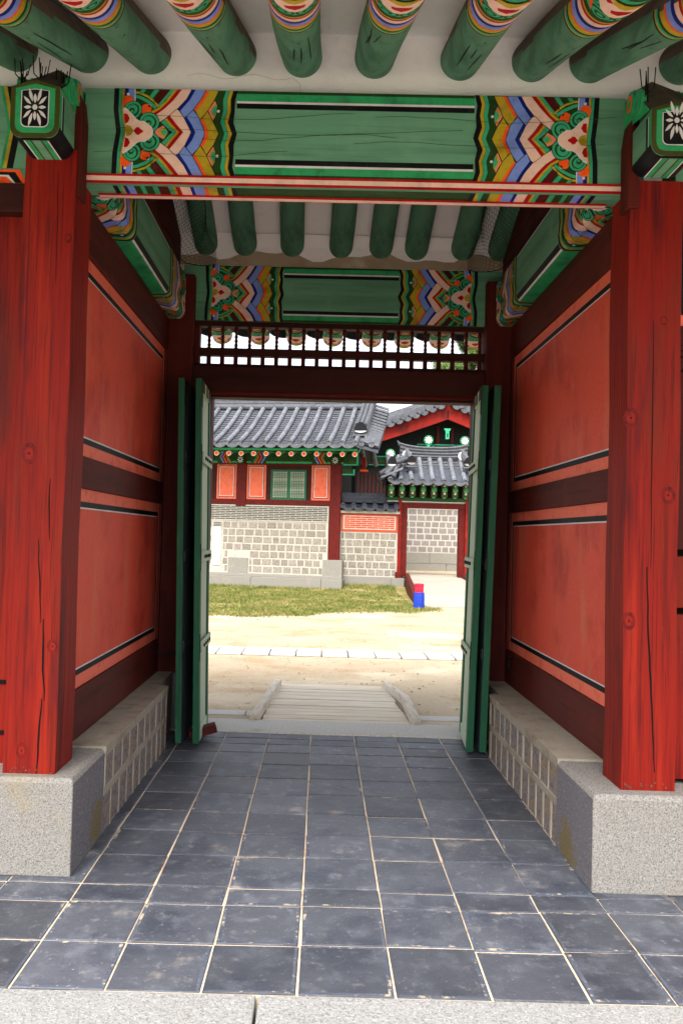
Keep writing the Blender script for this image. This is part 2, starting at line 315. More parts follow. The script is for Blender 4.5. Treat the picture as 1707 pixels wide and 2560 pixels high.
    out.append(([(258, 0), (290, 42), (320, 46), (335, 28), (370, 8), (370, -8), (335, -28), (320, -46), (290, -42)], 'red', lay[0]))
    out.append(([(172, 66), (225, 52), (262, 0), (225, -52), (172, -66)], 'ochre', lay[0]))
    return out
PAT = meoricho()
def wob(x, t, ph): return x+6*sin(t/85+ph)+3*sin(t/37+ph*2.3), t+5*sin(x/120+ph*1.7)
def stamp(mb, pats, fn, step=None, dl=.00035):
    """put flat pattern polygons on a surface; fn(x,t,h)->3D; step = cut lines in t so it can follow a bend"""
    for pts, c, ly in pats:
        h = .0006+ly*dl
        if not step: mb.poly([fn(x, t, h) for x, t in pts], K[c]); continue
        for tri in tessellate_polygon([[Vector((x, t, 0)) for x, t in pts]]):
            T = [pts[i] for i in tri]; lo = min(p[1] for p in T); hi = max(p[1] for p in T)
            k = math.floor(lo/step)
            while k*step < hi-1e-6:
                q = T
                for s, lim in ((1, k*step), (-1, (k+1)*step)):
                    r = []
                    for i in range(len(q)):
                        a, b = q[i], q[(i+1) % len(q)]; da, db = s*(a[1]-lim), s*(b[1]-lim)
                        if da >= 0: r.append(a)
                        if da*db < 0: w = da/(da-db); r.append((a[0]+(b[0]-a[0])*w, a[1]+(b[1]-a[1])*w))
                    q = r
                    if len(q) < 3: break
                if len(q) >= 3: mb.poly([fn(x, t, h) for x, t in q], K[c])
                k += 1

# ================================================================== THE GATE
gate = thing('gate_house', 'painted timber gatehouse with red columns and patterned green beams framing the whole view', 'gatehouse', (0.1, 5, 0))
def bx(name, x0, x1, y0, y1, z0, z1, m, bevel=.006, parent=gate, label=None):
    b = MB(); b.box(x0, x1, y0, y1, z0, z1, m); o = b.build(name, parent, bevel=bevel)
    if label: o['label'] = label
    return o
YF, YB = 3.72, 6.38                         # front / back frame lines
WL, WR = -1.22, 1.42                        # timber side wall faces

# columns ------------------------------------------------------------
def column(x0, x1, y0, y1, z0, z1, cracks, knots, side, lean=0):
    b = MB(); rows = []
    for i in range(9):
        z = z0+(z1-z0)*i/8; d = .004*sin(i*1.7); s = lean*(i/8)
        rows.append([(x0+d+s, y0, z), (x1+d+s, y0, z), (x1+d+s, y1, z), (x0+d+s, y1, z)])
    b.grid(rows, RED, True, True)
    for pts, w in cracks:
        for face in ('f',):
            L = [(x-w*(.15+.85*sin(pi*min(max(i/(len(pts)-1), .02), .98))), z) for i, (x, z) in enumerate(pts)]; R = [(x+w*.5, z) for x, z in pts]
            for i in range(len(pts)-1):
                b.poly([(L[i][0], y0-.0012, L[i][1]), (R[i][0], y0-.0012, R[i][1]), (R[i+1][0], y0-.0012, R[i+1][1]), (L[i+1][0], y0-.0012, L[i+1][1])], CRACK)
    for kx, kz, kr in knots:
        for s, m, h in ((1, KNOT, .001), (.55, KNOT2, .0016), (.12, CRACK, .0022)):
            b.poly([(kx+kr*s*(1+.07*sin(2*a+kz*9))*cos(a), y0-h, kz+kr*1.35*s*sin(a)) for a in [2*pi*i/18 for i in range(18)]], m)
    for i in range(14):
        x = random.uniform(x0+.005, x1-.015); z = .422+random.uniform(0, .03); w = random.uniform(.003, .009); h = random.uniform(.003, .012)
        b.poly([(x, y0-.0015, z), (x+w, y0-.0015, z), (x+w*.7, y0-.0015, z+h), (x+w*.2, y0-.0015, z+h)], BROWN)
    return b.build('column', gate)
def wig(x, z0, z1, n, amp, seed, drift=0):
    r = random.Random(seed); o = []
    for i in range(n+1):
        x += r.uniform(-amp, amp)+drift/n; o.append((x, z0+(z1-z0)*i/n))
    return o
cl = column(-1.372, -1.142, 3.59, 3.84, .42, 3.20, [(wig(-1.222, .42, .75, 8, .003, 1, .01), .006), (wig(-1.20, .74, 1.1, 8, .003, 2, -.018), .006), (wig(-1.222, 1.08, 1.45, 8, .003, 3, -.02), .004), (wig(-1.2, 1.45, 1.72, 6, .002, 4, -.002), .004), (wig(-1.215, 2.6, 3.1, 8, .002, 5, -.01), .002)],
           [(-1.305, 1.83, .036), (-1.29, .52, .026), (-1.17, .98, .024), (-1.166, 2.80, .016)], 1, .0)
relabel(cl, 'left front column with a long crack and two round knots')
cr = column(1.342, 1.577, 3.62, 3.85, .42, 3.13, [(wig(1.49, .5, 1.4, 16, .003, 7, -.03), .006), (wig(1.458, 1.4, 2.5, 16, .002, 8, -.0), .003)],
           [(1.36, 2.06, .034), (1.53, 1.72, .03), (1.365, 1.16, .03), (1.50, 2.5, .016)], -1)
relabel(cr, 'right front column with a large knot on its inner edge')
# raised column cheeks hugging the beam ends
for x0, x1 in ((-1.175, -1.125), (1.325, 1.375)):
    b = MB(); b.prism([(x0, 3.0), (x1, 3.0), (x1, 3.36), ((x0+x1)/2 if x0 > 0 else x1-.012, 3.46), (x0, 3.4)] if x0 < 0 else [(x0, 3.0), (x1, 3.0), (x1, 3.4), (x0+.02, 3.44), (x0, 3.3)], 3.60, 3.70, lambda p, q, t: (p, t, q), DREDZ)
    b.build('column_cheek', gate, bevel=.004)
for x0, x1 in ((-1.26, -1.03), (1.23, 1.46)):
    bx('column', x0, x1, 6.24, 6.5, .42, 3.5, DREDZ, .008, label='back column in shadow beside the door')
for x0, x1 in ((-1.3, -1.02), (1.22, 1.5)): bx('plinth_stone', x0, x1, 6.2405, 6.56, -.2, .42, GRANP, .006)
# plinth stones --------------------------------------------------------
def plinth(x0, x1, y0, y1, side):
    b = MB()
    b.grid([[(x0, y0, 0), (x1, y0, 0), (x1, y1, 0), (x0, y1, 0)], [(x0, y0, .40), (x1, y0, .40), (x1, y1, .40), (x0, y1, .40)], [(x0+.012, y0+.012, .42), (x1-.012, y0+.012, .42), (x1-.012, y1, .42), (x0+.012, y1, .42)]], GRAN, True, True)
    xi = x1 if side < 0 else x0; e = .0012*(-side)
    b.poly([(xi+e, y0+.004, .004), (xi+e, y1, .004), (xi+e, y1, .398), (xi+e, y0+.004, .398)], GRANP)
    return b.build('plinth_stone', gate, bevel=.006)
plinth(-2.6, -1.04, 3.53, 4.04, -1); plinth(1.195, 2.8, 3.54, 4.07, 1)
def low_wall(side):
    b = MB(); xf = -1.035 if side < 0 else 1.20; s = 1 if side < 0 else -1
    xb = (WL-.05) if side < 0 else (WR+.05); y0, y1 = (4.04, 5.67) if side < 0 else (4.07, 5.70)
    X0, X1 = sorted((xf-s*.006, xb)); b.box(X0, X1, y0, y1, .0, .405, STONED)
    Xa, Xb = sorted((xf+s*.003, xb)); b.box(Xa, Xb, y0, y1, .405, .43, LMORT)
    Xa, Xb = sorted((xf-s*.07, xb)); b.box(Xa, Xb, y1, 6.24, .0, .43, LMORT)
    rs = random.Random(11+side); Xa, Xb = sorted((xf-s*.006, xf))
    def ridge(ya, yb, za, zb):
        c = [(xf-s*.007, 1.0), (xf+rs.uniform(-.003, .002), .8)]
        ym, zm = (ya+yb)/2, (za+zb)/2
        rows = [[(x, ym+(yy-ym)*k, zm+(zz-zm)*k) for yy, zz in ((ya, za), (yb, za), (yb, zb), (ya, zb))] for x, k in c]
        rows = [[(x, ym+(yy-ym)*(k if yb-ya < .1 else 1), zm+(zz-zm)*(k if zb-za < .1 else 1)) for yy, zz in ((ya, za), (yb, za), (yb, zb), (ya, zb))] for x, k in c]
        b.grid(rows, LMORT, True, True)
    ridge(y0, y1, .375, .407); ridge(y0, y1, .185, .228)
    for row, (za, zb) in enumerate(((.228, .376), (.0, .186))):
        y = y0+(.0 if row == 0 else -.05)
        while y < y1:
            w = rs.uniform(.13, .19); g = rs.uniform(.016, .032)
            if y > y0-.02: ridge(y, min(y+g, y1), za, zb)
            y += w+g*.3
        ridge(y1-.03, y1, za, zb)
    o = b.build('low_stone_wall', gate)
    # end face with its own stones
    return o
low_wall(-1); low_wall(1)
# side walls -------------------------------------------------------------
def panel(side, z0, z1):
    s = 1 if side < 0 else -1; x = (WL-.02) if side < 0 else (WR+.02); y0, y1 = 3.83, 6.245
    b = MB(); X0, X1 = sorted((x-s*.05, x)); b.box(X0, X1, y0, y1, z0, z1, PEDGE)
    def rect(a, h, m): b.poly([(x+s*h, y0+.06+a, z0+.067+a), (x+s*h, y1-.1-a, z0+.067+a), (x+s*h, y1-.1-a, z1-.067-a), (x+s*h, y0+.06+a, z1-.067-a)], m)
    rect(0, .0012, K['black']); rect(.03, .0018, K['white']); rect(.038, .0024, PANEL)
    return b.build('wall_panel', gate)
for side in (-1, 1):
    panel(side, .68, 1.71); panel(side, 1.875, 2.90)
    s = 1 if side < 0 else -1; xo = WL if side < 0 else WR
    for z0, z1, o in ((.425, .68, .0), (1.71, 1.875, -.002), (2.90, 3.15, .0)):
        X0, X1 = sorted((xo-s*.09, xo+s*o)); bx('tie_rail', X0, X1, 3.83, 6.24, z0, z1, DRED, .006)
    X0, X1 = sorted((xo-s*.1, xo-s*.07)); bx('wall_backing', X0, X1, 3.8, 6.3, .4, 3.2, DRED, 0)
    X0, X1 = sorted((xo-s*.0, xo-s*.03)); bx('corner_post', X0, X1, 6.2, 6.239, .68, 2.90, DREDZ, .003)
# beams across ------------------------------------------------------------
def cross_beam(name, xa, xb, yf, yb, z0, z1, sc, ins_l, ins_r, low=0):
    zm = (z0+z1)/2; b = MB(); b.box(xa, xb, yf, yb, z0-low, z1, K['green'])
    ft = lambda x, t, h: (x, yf-h, zm+t*sc)
    S = (z1-z0)/2/495.
    for x0, sg in ((ins_l, 1), (ins_r, -1)):
        ph = 7*x0+yf
        def hand(x, t, h, x0=x0, sg=sg, ph=ph): x, t = wob(x, t, ph); return (x0+sg*(x-20)*S, yf-h, zm+t*S)
        stamp(b, PAT, hand)
    e0, e1 = ins_l+1400*S, ins_r-1400*S
    for t0, t1, c in ((495, 462, 'dgreen'), (462, 378, 'bgreen'), (378, 352, 'white'), (352, 292, 'black')):
        for sg in (1, -1): b.poly([(e0, yf-.0008, zm+sg*t0*S), (e1, yf-.0008, zm+sg*t0*S), (e1, yf-.0008, zm+sg*t1*S), (e0, yf-.0008, zm+sg*t1*S)], K[c])
    z0 -= low
    # painted underside repeats the bands
    for x0, sg in ((ins_l, 1), (ins_r, -1)):
        for a, c, e in ((20, 75, 'black'), (76, 110, 'lgreen'), (112, 138, 'ochre'), (140, 182, 'dblue'), (182, 260, 'lblue'), (262, 540, 'dgreen'), (335, 385, 'lgreen'), (475, 535, 'lgreen'), (540, 655, 'maroon'), (662, 705, 'lgreen'), (705, 738, 'ochre'), (738, 790, 'red'), (790, 905, 'pink'), (905, 945, 'dblue'), (945, 1065, 'lblue'), (1065, 1105, 'orange'), (1105, 1210, 'ochre'), (1210, 1290, 'dgreen'), (1290, 1335, 'lgreen'), (1335, 1375, 'ochre'), (1375, 1430, 'black')):
            h = .0008 if e == 'dgreen' else .0014
            b.poly([(x0+sg*(a-20)*S, yf+.02, z0-h), (x0+sg*(c-20)*S, yf+.02, z0-h), (x0+sg*(c-20)*S, yb-.02, z0-h), (x0+sg*(a-20)*S, yb-.02, z0-h)], K[e])
    b.poly([(e0, yf+.02, z0-.0008), (e1, yf+.02, z0-.0008), (e1, yb-.02, z0-.0008), (e0, yb-.02, z0-.0008)], K['dgreen'])
    return b
bm = cross_beam('beam', -1.145, 1.345, 3.70, 3.84, 3.142, 3.545, 0, -1.012, 1.222, .042)
# season cracks along the beam
for x0, x1, z in ((-1.0, .6, 3.345), (-.6, .3, 3.32), (-1.1, -.2, 3.235), (.1, 1.25, 3.30), (-.9, .1, 3.41), (.2, 1.3, 3.42)):
    p = [(x0+(x1-x0)*i/16, z+.014*sin(i*.4+x0*5)+random.uniform(-.003, .003)+.02*i/16) for i in range(17)]
    for i in range(16): bm.poly([(p[i][0], 3.695, p[i][1]), (p[i+1][0], 3.695, p[i+1][1]), (p[i+1][0], 3.695, p[i+1][1]+.0018), (p[i][0], 3.695, p[i][1]+.0018)], K['dgreen'])
relabel(bm.build('beam', gate), 'front crossbeam with bright zigzag painted ends')
bm = cross_beam('beam', -1.13, 1.37, 6.32, 6.46, 3.165, 3.60, 0, -.96, 1.17)
relabel(bm.build('beam', gate), 'back crossbeam with faded green middle and zigzag ends')
b = MB(); b.box(-1.142, 1.343, 3.692, 3.6995, 3.100, 3.143, K['red']); b.poly([(-1.142, 3.6914, 3.110), (1.343, 3.6914, 3.110), (1.343, 3.6914, 3.132), (-1.142, 3.6914, 3.132)], K['pink']); b.build('trim_strip', gate)
b = MB(); b.box(-1.10, 1.30, 3.806, 3.848, 3.092, 3.0985, K['red']); b.poly([(-1.10, 3.812, 3.0914), (1.30, 3.812, 3.0914), (1.30, 3.842, 3.0914), (-1.10, 3.842, 3.0914)], K['pink']); b.build('trim_strip', gate)
# long side beams with rounded lower edge ------------------------------------
def side_beam(side):
    s = 1 if side < 0 else -1; xi = -1.10 if side < 0 else 1.30; xo = xi-s*.17
    zt, zb, rd = 3.475, 3.15, .045
    def perim(p):            # p from inner-top, down, round the corner, across the underside -> (x, z, nx, nz)
        h = zt-zb-rd; q = rd*pi/2
        if p < h: return xi, zt-p, s, 0
        if p < h+q: a = (p-h)/rd; return xi-s*rd+s*rd*cos(a), zb+rd-rd*sin(a), s*cos(a), -sin(a)
        return xi-s*rd-s*(p-h-q), zb, 0, -1
    tot = zt-zb-rd+rd*pi/2+.17-rd
    b = MB(); N = 26; y0, y1 = 3.80, 6.32
    prof = [perim(tot*i/N)[:2] for i in range(N+1)]+[(xo, zt)]
    b.grid([[(x, y, z) for x, z in prof] for y in (y0, 4.4, 5.0, 5.6, y1)], K['greeny'], True, True)
    S = (tot)/990.
    def fn(y00, sg):
        def g(x, t, h):
            px, pz, nx, nz = perim(tot/2-t*S); return (px+nx*h, y00+sg*(x-20)*S*1.02, pz+nz*h)
        return g
    stamp(b, PAT, fn(3.90, 1), 28); stamp(b, PAT, fn(6.27, -1), 28)
    e0, e1 = 3.90+1400*S*1.02, 6.27-1400*S*1.02
    for t0, t1, c in ((495, 470, 'black'), (470, 455, 'white'), (-95, -165, 'black'), (-165, -190, 'white'), (-190, -385, 'bgreen'), (-385, -495, 'dgreen')):
        k = max(1, int(abs(t1-t0)/24)); rows = []
        for i in range(k+1):
            px, pz, nx, nz = perim(tot/2-(t0+(t1-t0)*i/k)*S); rows.append([(px+nx*.0009, e0, pz+nz*.0009), (px+nx*.0009, e1, pz+nz*.0009)])
        b.grid(rows, K[c])
    relabel(b.build('beam', gate, smooth=True), ('left' if side < 0 else 'right')+' inner side beam with a rounded lower edge')
side_beam(-1); side_beam(1)
# plank gable infill above the side beams, up to the ceiling
for side in (-1, 1):
    s = 1 if side < 0 else -1; x = -1.16 if side < 0 else 1.36
    b = MB(); prof = [(3.86, 3.475), (6.31, 3.475), (6.31, 3.80), (5.01, 4.31), (3.86, 3.86)]
    b.prism(prof, x, x-s*.05, lambda p, q, t: (t, p, q), DRED)
    b.build('gable_infill', gate)
# ceilings, rafters -----------------------------------------------------------
SL = .386
def zf(y): return 3.825+SL*(y-3.72)
def zbk(y): return 3.825-SL*(y-6.32)
YR = (3.72+6.32)/2
def rafter_mesh(lens, seed, cut=-.24, comp=.75):
    """axis along +y from the painted tip (y=0) inwards, tilted by the roof pitch; local origin = centre of the tip"""
    r, n = .09, 36; rs = random.Random(seed); th = math.atan(SL)
    ex = Vector((1, 0, 0)); ey = Vector((0, cos(th), sin(th))); ez = Vector((0, -sin(th), cos(th)))
    def C(s, a, h=0):
        if s < 1: s = 1-(1-s)*comp
        return ex*bow*sin(2.1*s+seed)+ey*s+(ex*sin(a)-ez*cos(a))*(r*(1+.02*min(s, 1.5))+h)      # a=0 is underneath
    bow = .012
    bands = [(-1, .05, 'lgreen'), (.05, .09, 'lgreen'), (.09, .30, 'purple'), (.30, .335, 'dgreen'), (.335, .375, 'lgreen'), (.375, .40, 'dgreen'), (.40, .65, 'lgreen'), (.65, .69, 'dgreen'), (.69, .705, 'ochre'), (.705, .73, 'red'), (.73, .775, 'pink'), (.775, .81, 'dblue'), (.81, .86, 'lblue'), (.86, .88, 'orange'), (.88, .925, 'ochre'), (.925, .95, 'dgreen'), (.95, .972, 'lgreen'), (.972, .984, 'ochre'), (.984, 1.0, 'black'), (1.0, lens, 'rgreen')]
    b = MB()
    bands = [(max(a, cut), b_, c) for a, b_, c in bands if b_ > cut]
    for s0, s1, c in bands:
        k = 1 if s1-s0 < .3 else 10
        for j in range(k):
            a0, a1 = s0+(s1-s0)*j/k, s0+(s1-s0)*(j+1)/k
            rows = [[C(a0, 2*pi*i/n) for i in range(n)], [C(a1, 2*pi*i/n) for i in range(n)]]
            base = len(b.v); b.v += [tuple(p) for p in rows[0]+rows[1]]
            for i in range(n):
                am = 2*pi*(i+.5)/n; am = am if am < pi else am-2*pi
                m = BROWN if abs(am) > 1.45+.15*rs.random() else K[c]
                b.f.append([base+i, base+(i+1) % n, base+n+(i+1) % n, base+n+i]); b.m.append(b.mi(m))
    def sp(pts, c, ly):   # small shape in (s, arc length)
        stamp(b, [([(x, t) for x, t in pts], c, ly)], lambda s, t, h: C(s, t/r, h), .02, .0004)
    def ov(cx, ct, rx, rt, c, ly, k=14): sp([(cx+rx*cos(2*pi*i/k), ct+rt*sin(2*pi*i/k)) for i in range(k)], c, ly)
    for m_ in (-1, 1):
        for (cx, ct, q) in ((.61, .045*m_, .045), (.53, .10*m_, .04)):
            ov(cx, ct, q, q, 'dgreen', 1); ov(cx, ct, q*.8, q*.8, 'lgreen', 2); ov(cx, ct, q*.5, q*.5, 'dgreen', 3); ov(cx, ct, q*.28, q*.28, 'lgreen', 4)
        sp([(.64, .075*m_), (.58, .088*m_), (.60, .115*m_)], 'orange', 3); sp([(.655, .125*m_), (.60, .14*m_), (.66, .155*m_)], 'orange', 3)
    sp([(.40, .12), (.47, .12), (.50, .085), (.55, .06), (.58, .02), (.585, 0), (.58, -.02), (.55, -.06), (.50, -.085), (.47, -.12), (.40, -.12)], 'pink', 5)
    sp([(.475, 0), (.495, .034), (.525, .03), (.545, 0), (.525, -.03), (.495, -.034)], 'red', 6)
    for m_ in (-1, 1): sp([(.405, .07*m_), (.44, .10*m_), (.455, .06*m_), (.43, .045*m_)], 'red', 6)
    sp([(.39, .06), (.43, .045), (.455, 0), (.43, -.045), (.39, -.06)], 'ochre', 6)
    for a, w in ((0, .036), (.06, .03), (-.06, .03)) if cut <= 0 else ():
        ov(.20-abs(a)*.5, a, .085, w, 'white', 2+(a == 0)*2); ov(.20-abs(a)*.5, a, .068, w*.7, 'coral' if a == 0 else 'mint', 3+(a == 0)*2)
    for _ in range(3):       # checks and knots in the plain part
        t0 = rs.uniform(-.07, .07); s0 = rs.uniform(1.03, 1.35); L = rs.uniform(.15, .45)
        dr = rs.uniform(-.02, .02); q = [(s0+L*i/6, t0+rs.uniform(-.0012, .0012)+dr*i/6) for i in range(7)]
        sp([(x, t-.0025) for x, t in q]+[(x, t+.0025*(.2+sin(pi*i/6))) for i, (x, t) in reversed(list(enumerate(q)))], 'black', 1)
    ov(rs.uniform(1.1, 1.3), rs.uniform(-.06, .06), .010, .006, 'dgreen', 1, 8)
    b.poly([C(cut, 2*pi*i/n) for i in range(n)][::-1], K['lgreen'])
    for q, c in ((.8, 'dgreen'), (.62, 'ochre'), (.4, 'red'), (.2, 'white')):
        b.poly([(ey*(1-(1-cut)*comp)+(ex*sin(2*pi*i/16)-ez*cos(2*pi*i/16))*r*q-ey*(.0006*(1+(1-q)*4))) for i in range(16)], K[c])
    me = b.build('rafter', gate, smooth=True, loc=(0, 0, 0))
    return me
YT = 1.92                                   # front rafter tips, out of view; eave drawn deeper for its shade
CT = cos(math.atan(SL))
protos = [rafter_mesh((YR-2.83)/CT+1, k) for k in (1, 2, 3)]+[rafter_mesh((7.49-YR)/CT+.584, k, .37, .66) for k in (4, 5, 6)]
fx = [-2.14, -1.82, -1.497, -1.178, -.839, -.471, -.122, .203, .548, .892, 1.225, 1.597, 1.93, 2.25]
rx = [-1.60, -1.27, -.946, -.616, -.279, .057, .4, .725, 1.05, 1.345, 1.68]
G = Vector((.1, 5, 0)); used = set()
def put(i, rotz, p, back=0):
    k = i % 3+back*3
    if k in used: o = protos[k].copy(); COL.objects.link(o)
    else: o = protos[k]; used.add(k)
    o.parent = gate; o.location = Vector(p)-G; o.rotation_euler = (0, random.uniform(-.05, .05), rotz)
for i, x in enumerate(fx): put(i*2+1, random.uniform(-.008, .008), (x, 2.83-CT, zf(2.83-CT)-.098))
for i, x in enumerate(rx): put(i, pi+random.uniform(-.008, .008), (x, 7.49+.584*CT, zbk(7.49+.584*CT)-.045), 1)
XA, XB = -3.2, 3.4
b = MB()
for y0, y1, fz in ((YT-.02, 3.72, zf), (3.72, YR, zf), (YR, 6.32, zbk), (6.32, 7.42, zbk)):
    b.prism([(y0, fz(y0)), (y1, fz(y1)), (y1, fz(y1)+.1), (y0, fz(y0)+.1)], XA, XB, lambda p, q, t: (t, p, q), PLASTER)
b.build('ceiling', gate)
def plaster_infill(y, d, zb, zt, m, low=None):
    """plaster between the rafters standing on the beam, with a cove at its head"""
    b = MB(); rows = []
    for dz, dy in ((zb, 0), (zb+.15, .0), (zt-.07, .0), (zt-.025, .022), (zt+.01, .07)):
        rows.append([(XA+(XB-XA)*i/60, y-d*dy+.002*sin(i*1.3+dz*40), dz) for i in range(61)])
    b.grid(rows, m); b.grid([[(x, y_+d*.06, z) for x, y_, z in r] for r in (rows[0], rows[-1])], m)
    if low:
        rs = random.Random(5); top = [(XA+(XB-XA)*i/90, y-d*.003, zb+.09+.03*sin(i*.55)+.02*sin(i*1.3)+rs.uniform(-.004, .004)) for i in range(91)]
        b.grid([[(p[0], y-d*.003, zb+.002) for p in top], top], low)
    return b.build('plaster_infill', gate, smooth=True)
plaster_infill(3.735, 1, 3.545, zf(3.72), PLASTER)
plaster_infill(6.325, 1, 3.60, zbk(6.32), PLASTER, DIRTY)
plaster_infill(6.46, -1, 3.60, zbk(6.47), PLASTER)
# hairline crack in the front plaster
b = MB(); p = wig(-.68, 0, 1, 14, .012, 4); q = [(-.68+i*.035, 3.735-.004, 3.63+.012*sin(i*.9)) for i in range(15)]+[(-.155, 3.731, 3.60+.0), (-.15, 3.731, 3.55)]
b.tube(q, .0007, DIRTY, 4); b.build('hairline_crack', gate)
# eave boards and roof tiles ---------------------------------------------------
def tile_roof(b, P, u0, u1, S, sp, n, m, r=.075, drip=True, white=None):
    """pan and cover tile roof. P(u,d,z)->3D, S(t)->(d,z) for t 0..1 from eave to ridge"""
    cnt = max(1, round((u1-u0)/sp)); sp = (u1-u0)/cnt
    def nrm(t):
        (d0, z0), (d1, z1) = S(max(t-.02, 0)), S(min(t+.02, 1)); L = math.hypot(d1-d0, z1-z0); return (-(z1-z0)/L, (d1-d0)/L)
    for i in range(cnt+1):
        u = u0+i*sp; k = 10; N = max(4, n//2)
        for j in range(N):           # cover tiles, each slightly overlapping the next
            rows = []
            for t, rad in ((j/N, r), ((j+.995)/N, r*.94)):
                d, z = S(t); nd, nz = nrm(t)
                rows.append([P(u+rad*cos(pi*q/k), d+nd*(rad*sin(pi*q/k)+.03), z+nz*(rad*sin(pi*q/k)+.03)) for q in range(k+1)])
            b.grid(rows, TILEC if m is TILE else m)
        if drip:
            d, z = S(0); b.poly([P(u+r*1.12*cos(2*pi*q/14), d-.012, z+.055+r*1.12*sin(2*pi*q/14)) for q in range(14)], m)
            b.grid([[P(u+r*1.12*cos(2*pi*q/14), d-.012+e, z+.055+r*1.12*sin(2*pi*q/14)) for q in range(14)] for e in (0, .04)], m, True)
    for i in range(cnt):
        uc = u0+(i+.5)*sp; w = sp/2
        for j in range(n):
            t0, t1 = j/n, (j+1.02)/n
            (d0, z0), (d1, z1) = S(t0), S(min(t1, 1)); nd, nz = nrm(t0)
            f_ = lambda d, z, h, q: P(uc+w*q, d+nd*(h-.04*(1-q*q)), z+nz*(h-.04*(1-q*q)))
            qs = (-1, -.6, -.2, .2, .6, 1)
            top = [f_(d0, z0, .03, q) for q in qs]; back = [f_(d1, z1, .0, q) for q in qs]; low = [f_(d0, z0, -.004, q) for q in qs]
            b.grid([low, top], m); b.grid([top, back], m)
        if drip:
            d, z = S(0)
            arc = [P(uc+w*.96*cos(pi*q/10), d-.008, z+.0-.115*sin(pi*q/10)) for q in range(11)]
            topq = [P(uc+w*.96*cos(pi*q/10), d-.008, z+.035-.045*sin(pi*q/10)) for q in range(11)]
            b.grid([arc, topq], m)
            b.grid([arc, [P(uc+w*.96*cos(pi*q/10), d+.02, z-.115*sin(pi*q/10)) for q in range(11)]], m)
PI = lambda u, d, z: (u, d, z)
b = MB()
tile_roof(b, PI, XA-.1, XB+.1, lambda t: (7.62-(7.62-YR)*t, 3.47+(zbk(YR)+.16-3.47)*t), .34, 8, TILED)
tile_roof(b, PI, XA-.1, XB+.1, lambda t: (YT-.17+(YR-YT+.17)*t, zf(YT-.17)+.16+(zf(YR)-zf(YT-.17))*t), .34, 8, TILED)
b.box(XA-.1, XB+.1, YR-.13, YR+.13, 4.4, 4.75, TILED)
b.build('tiled_roof', gate)
b = MB(); b.box(XA, XB, 7.425, 7.48, 3.405, 3.47, DIRTY); b.box(XA, XB, 7.44, 7.6, 3.472, 3.50, TILED)
b.build('eave_board', gate)
bx('eave_board', XA, XB, YT-.10, YT-.02, zf(YT)-.03, zf(YT)+.06, DREDX, .004)
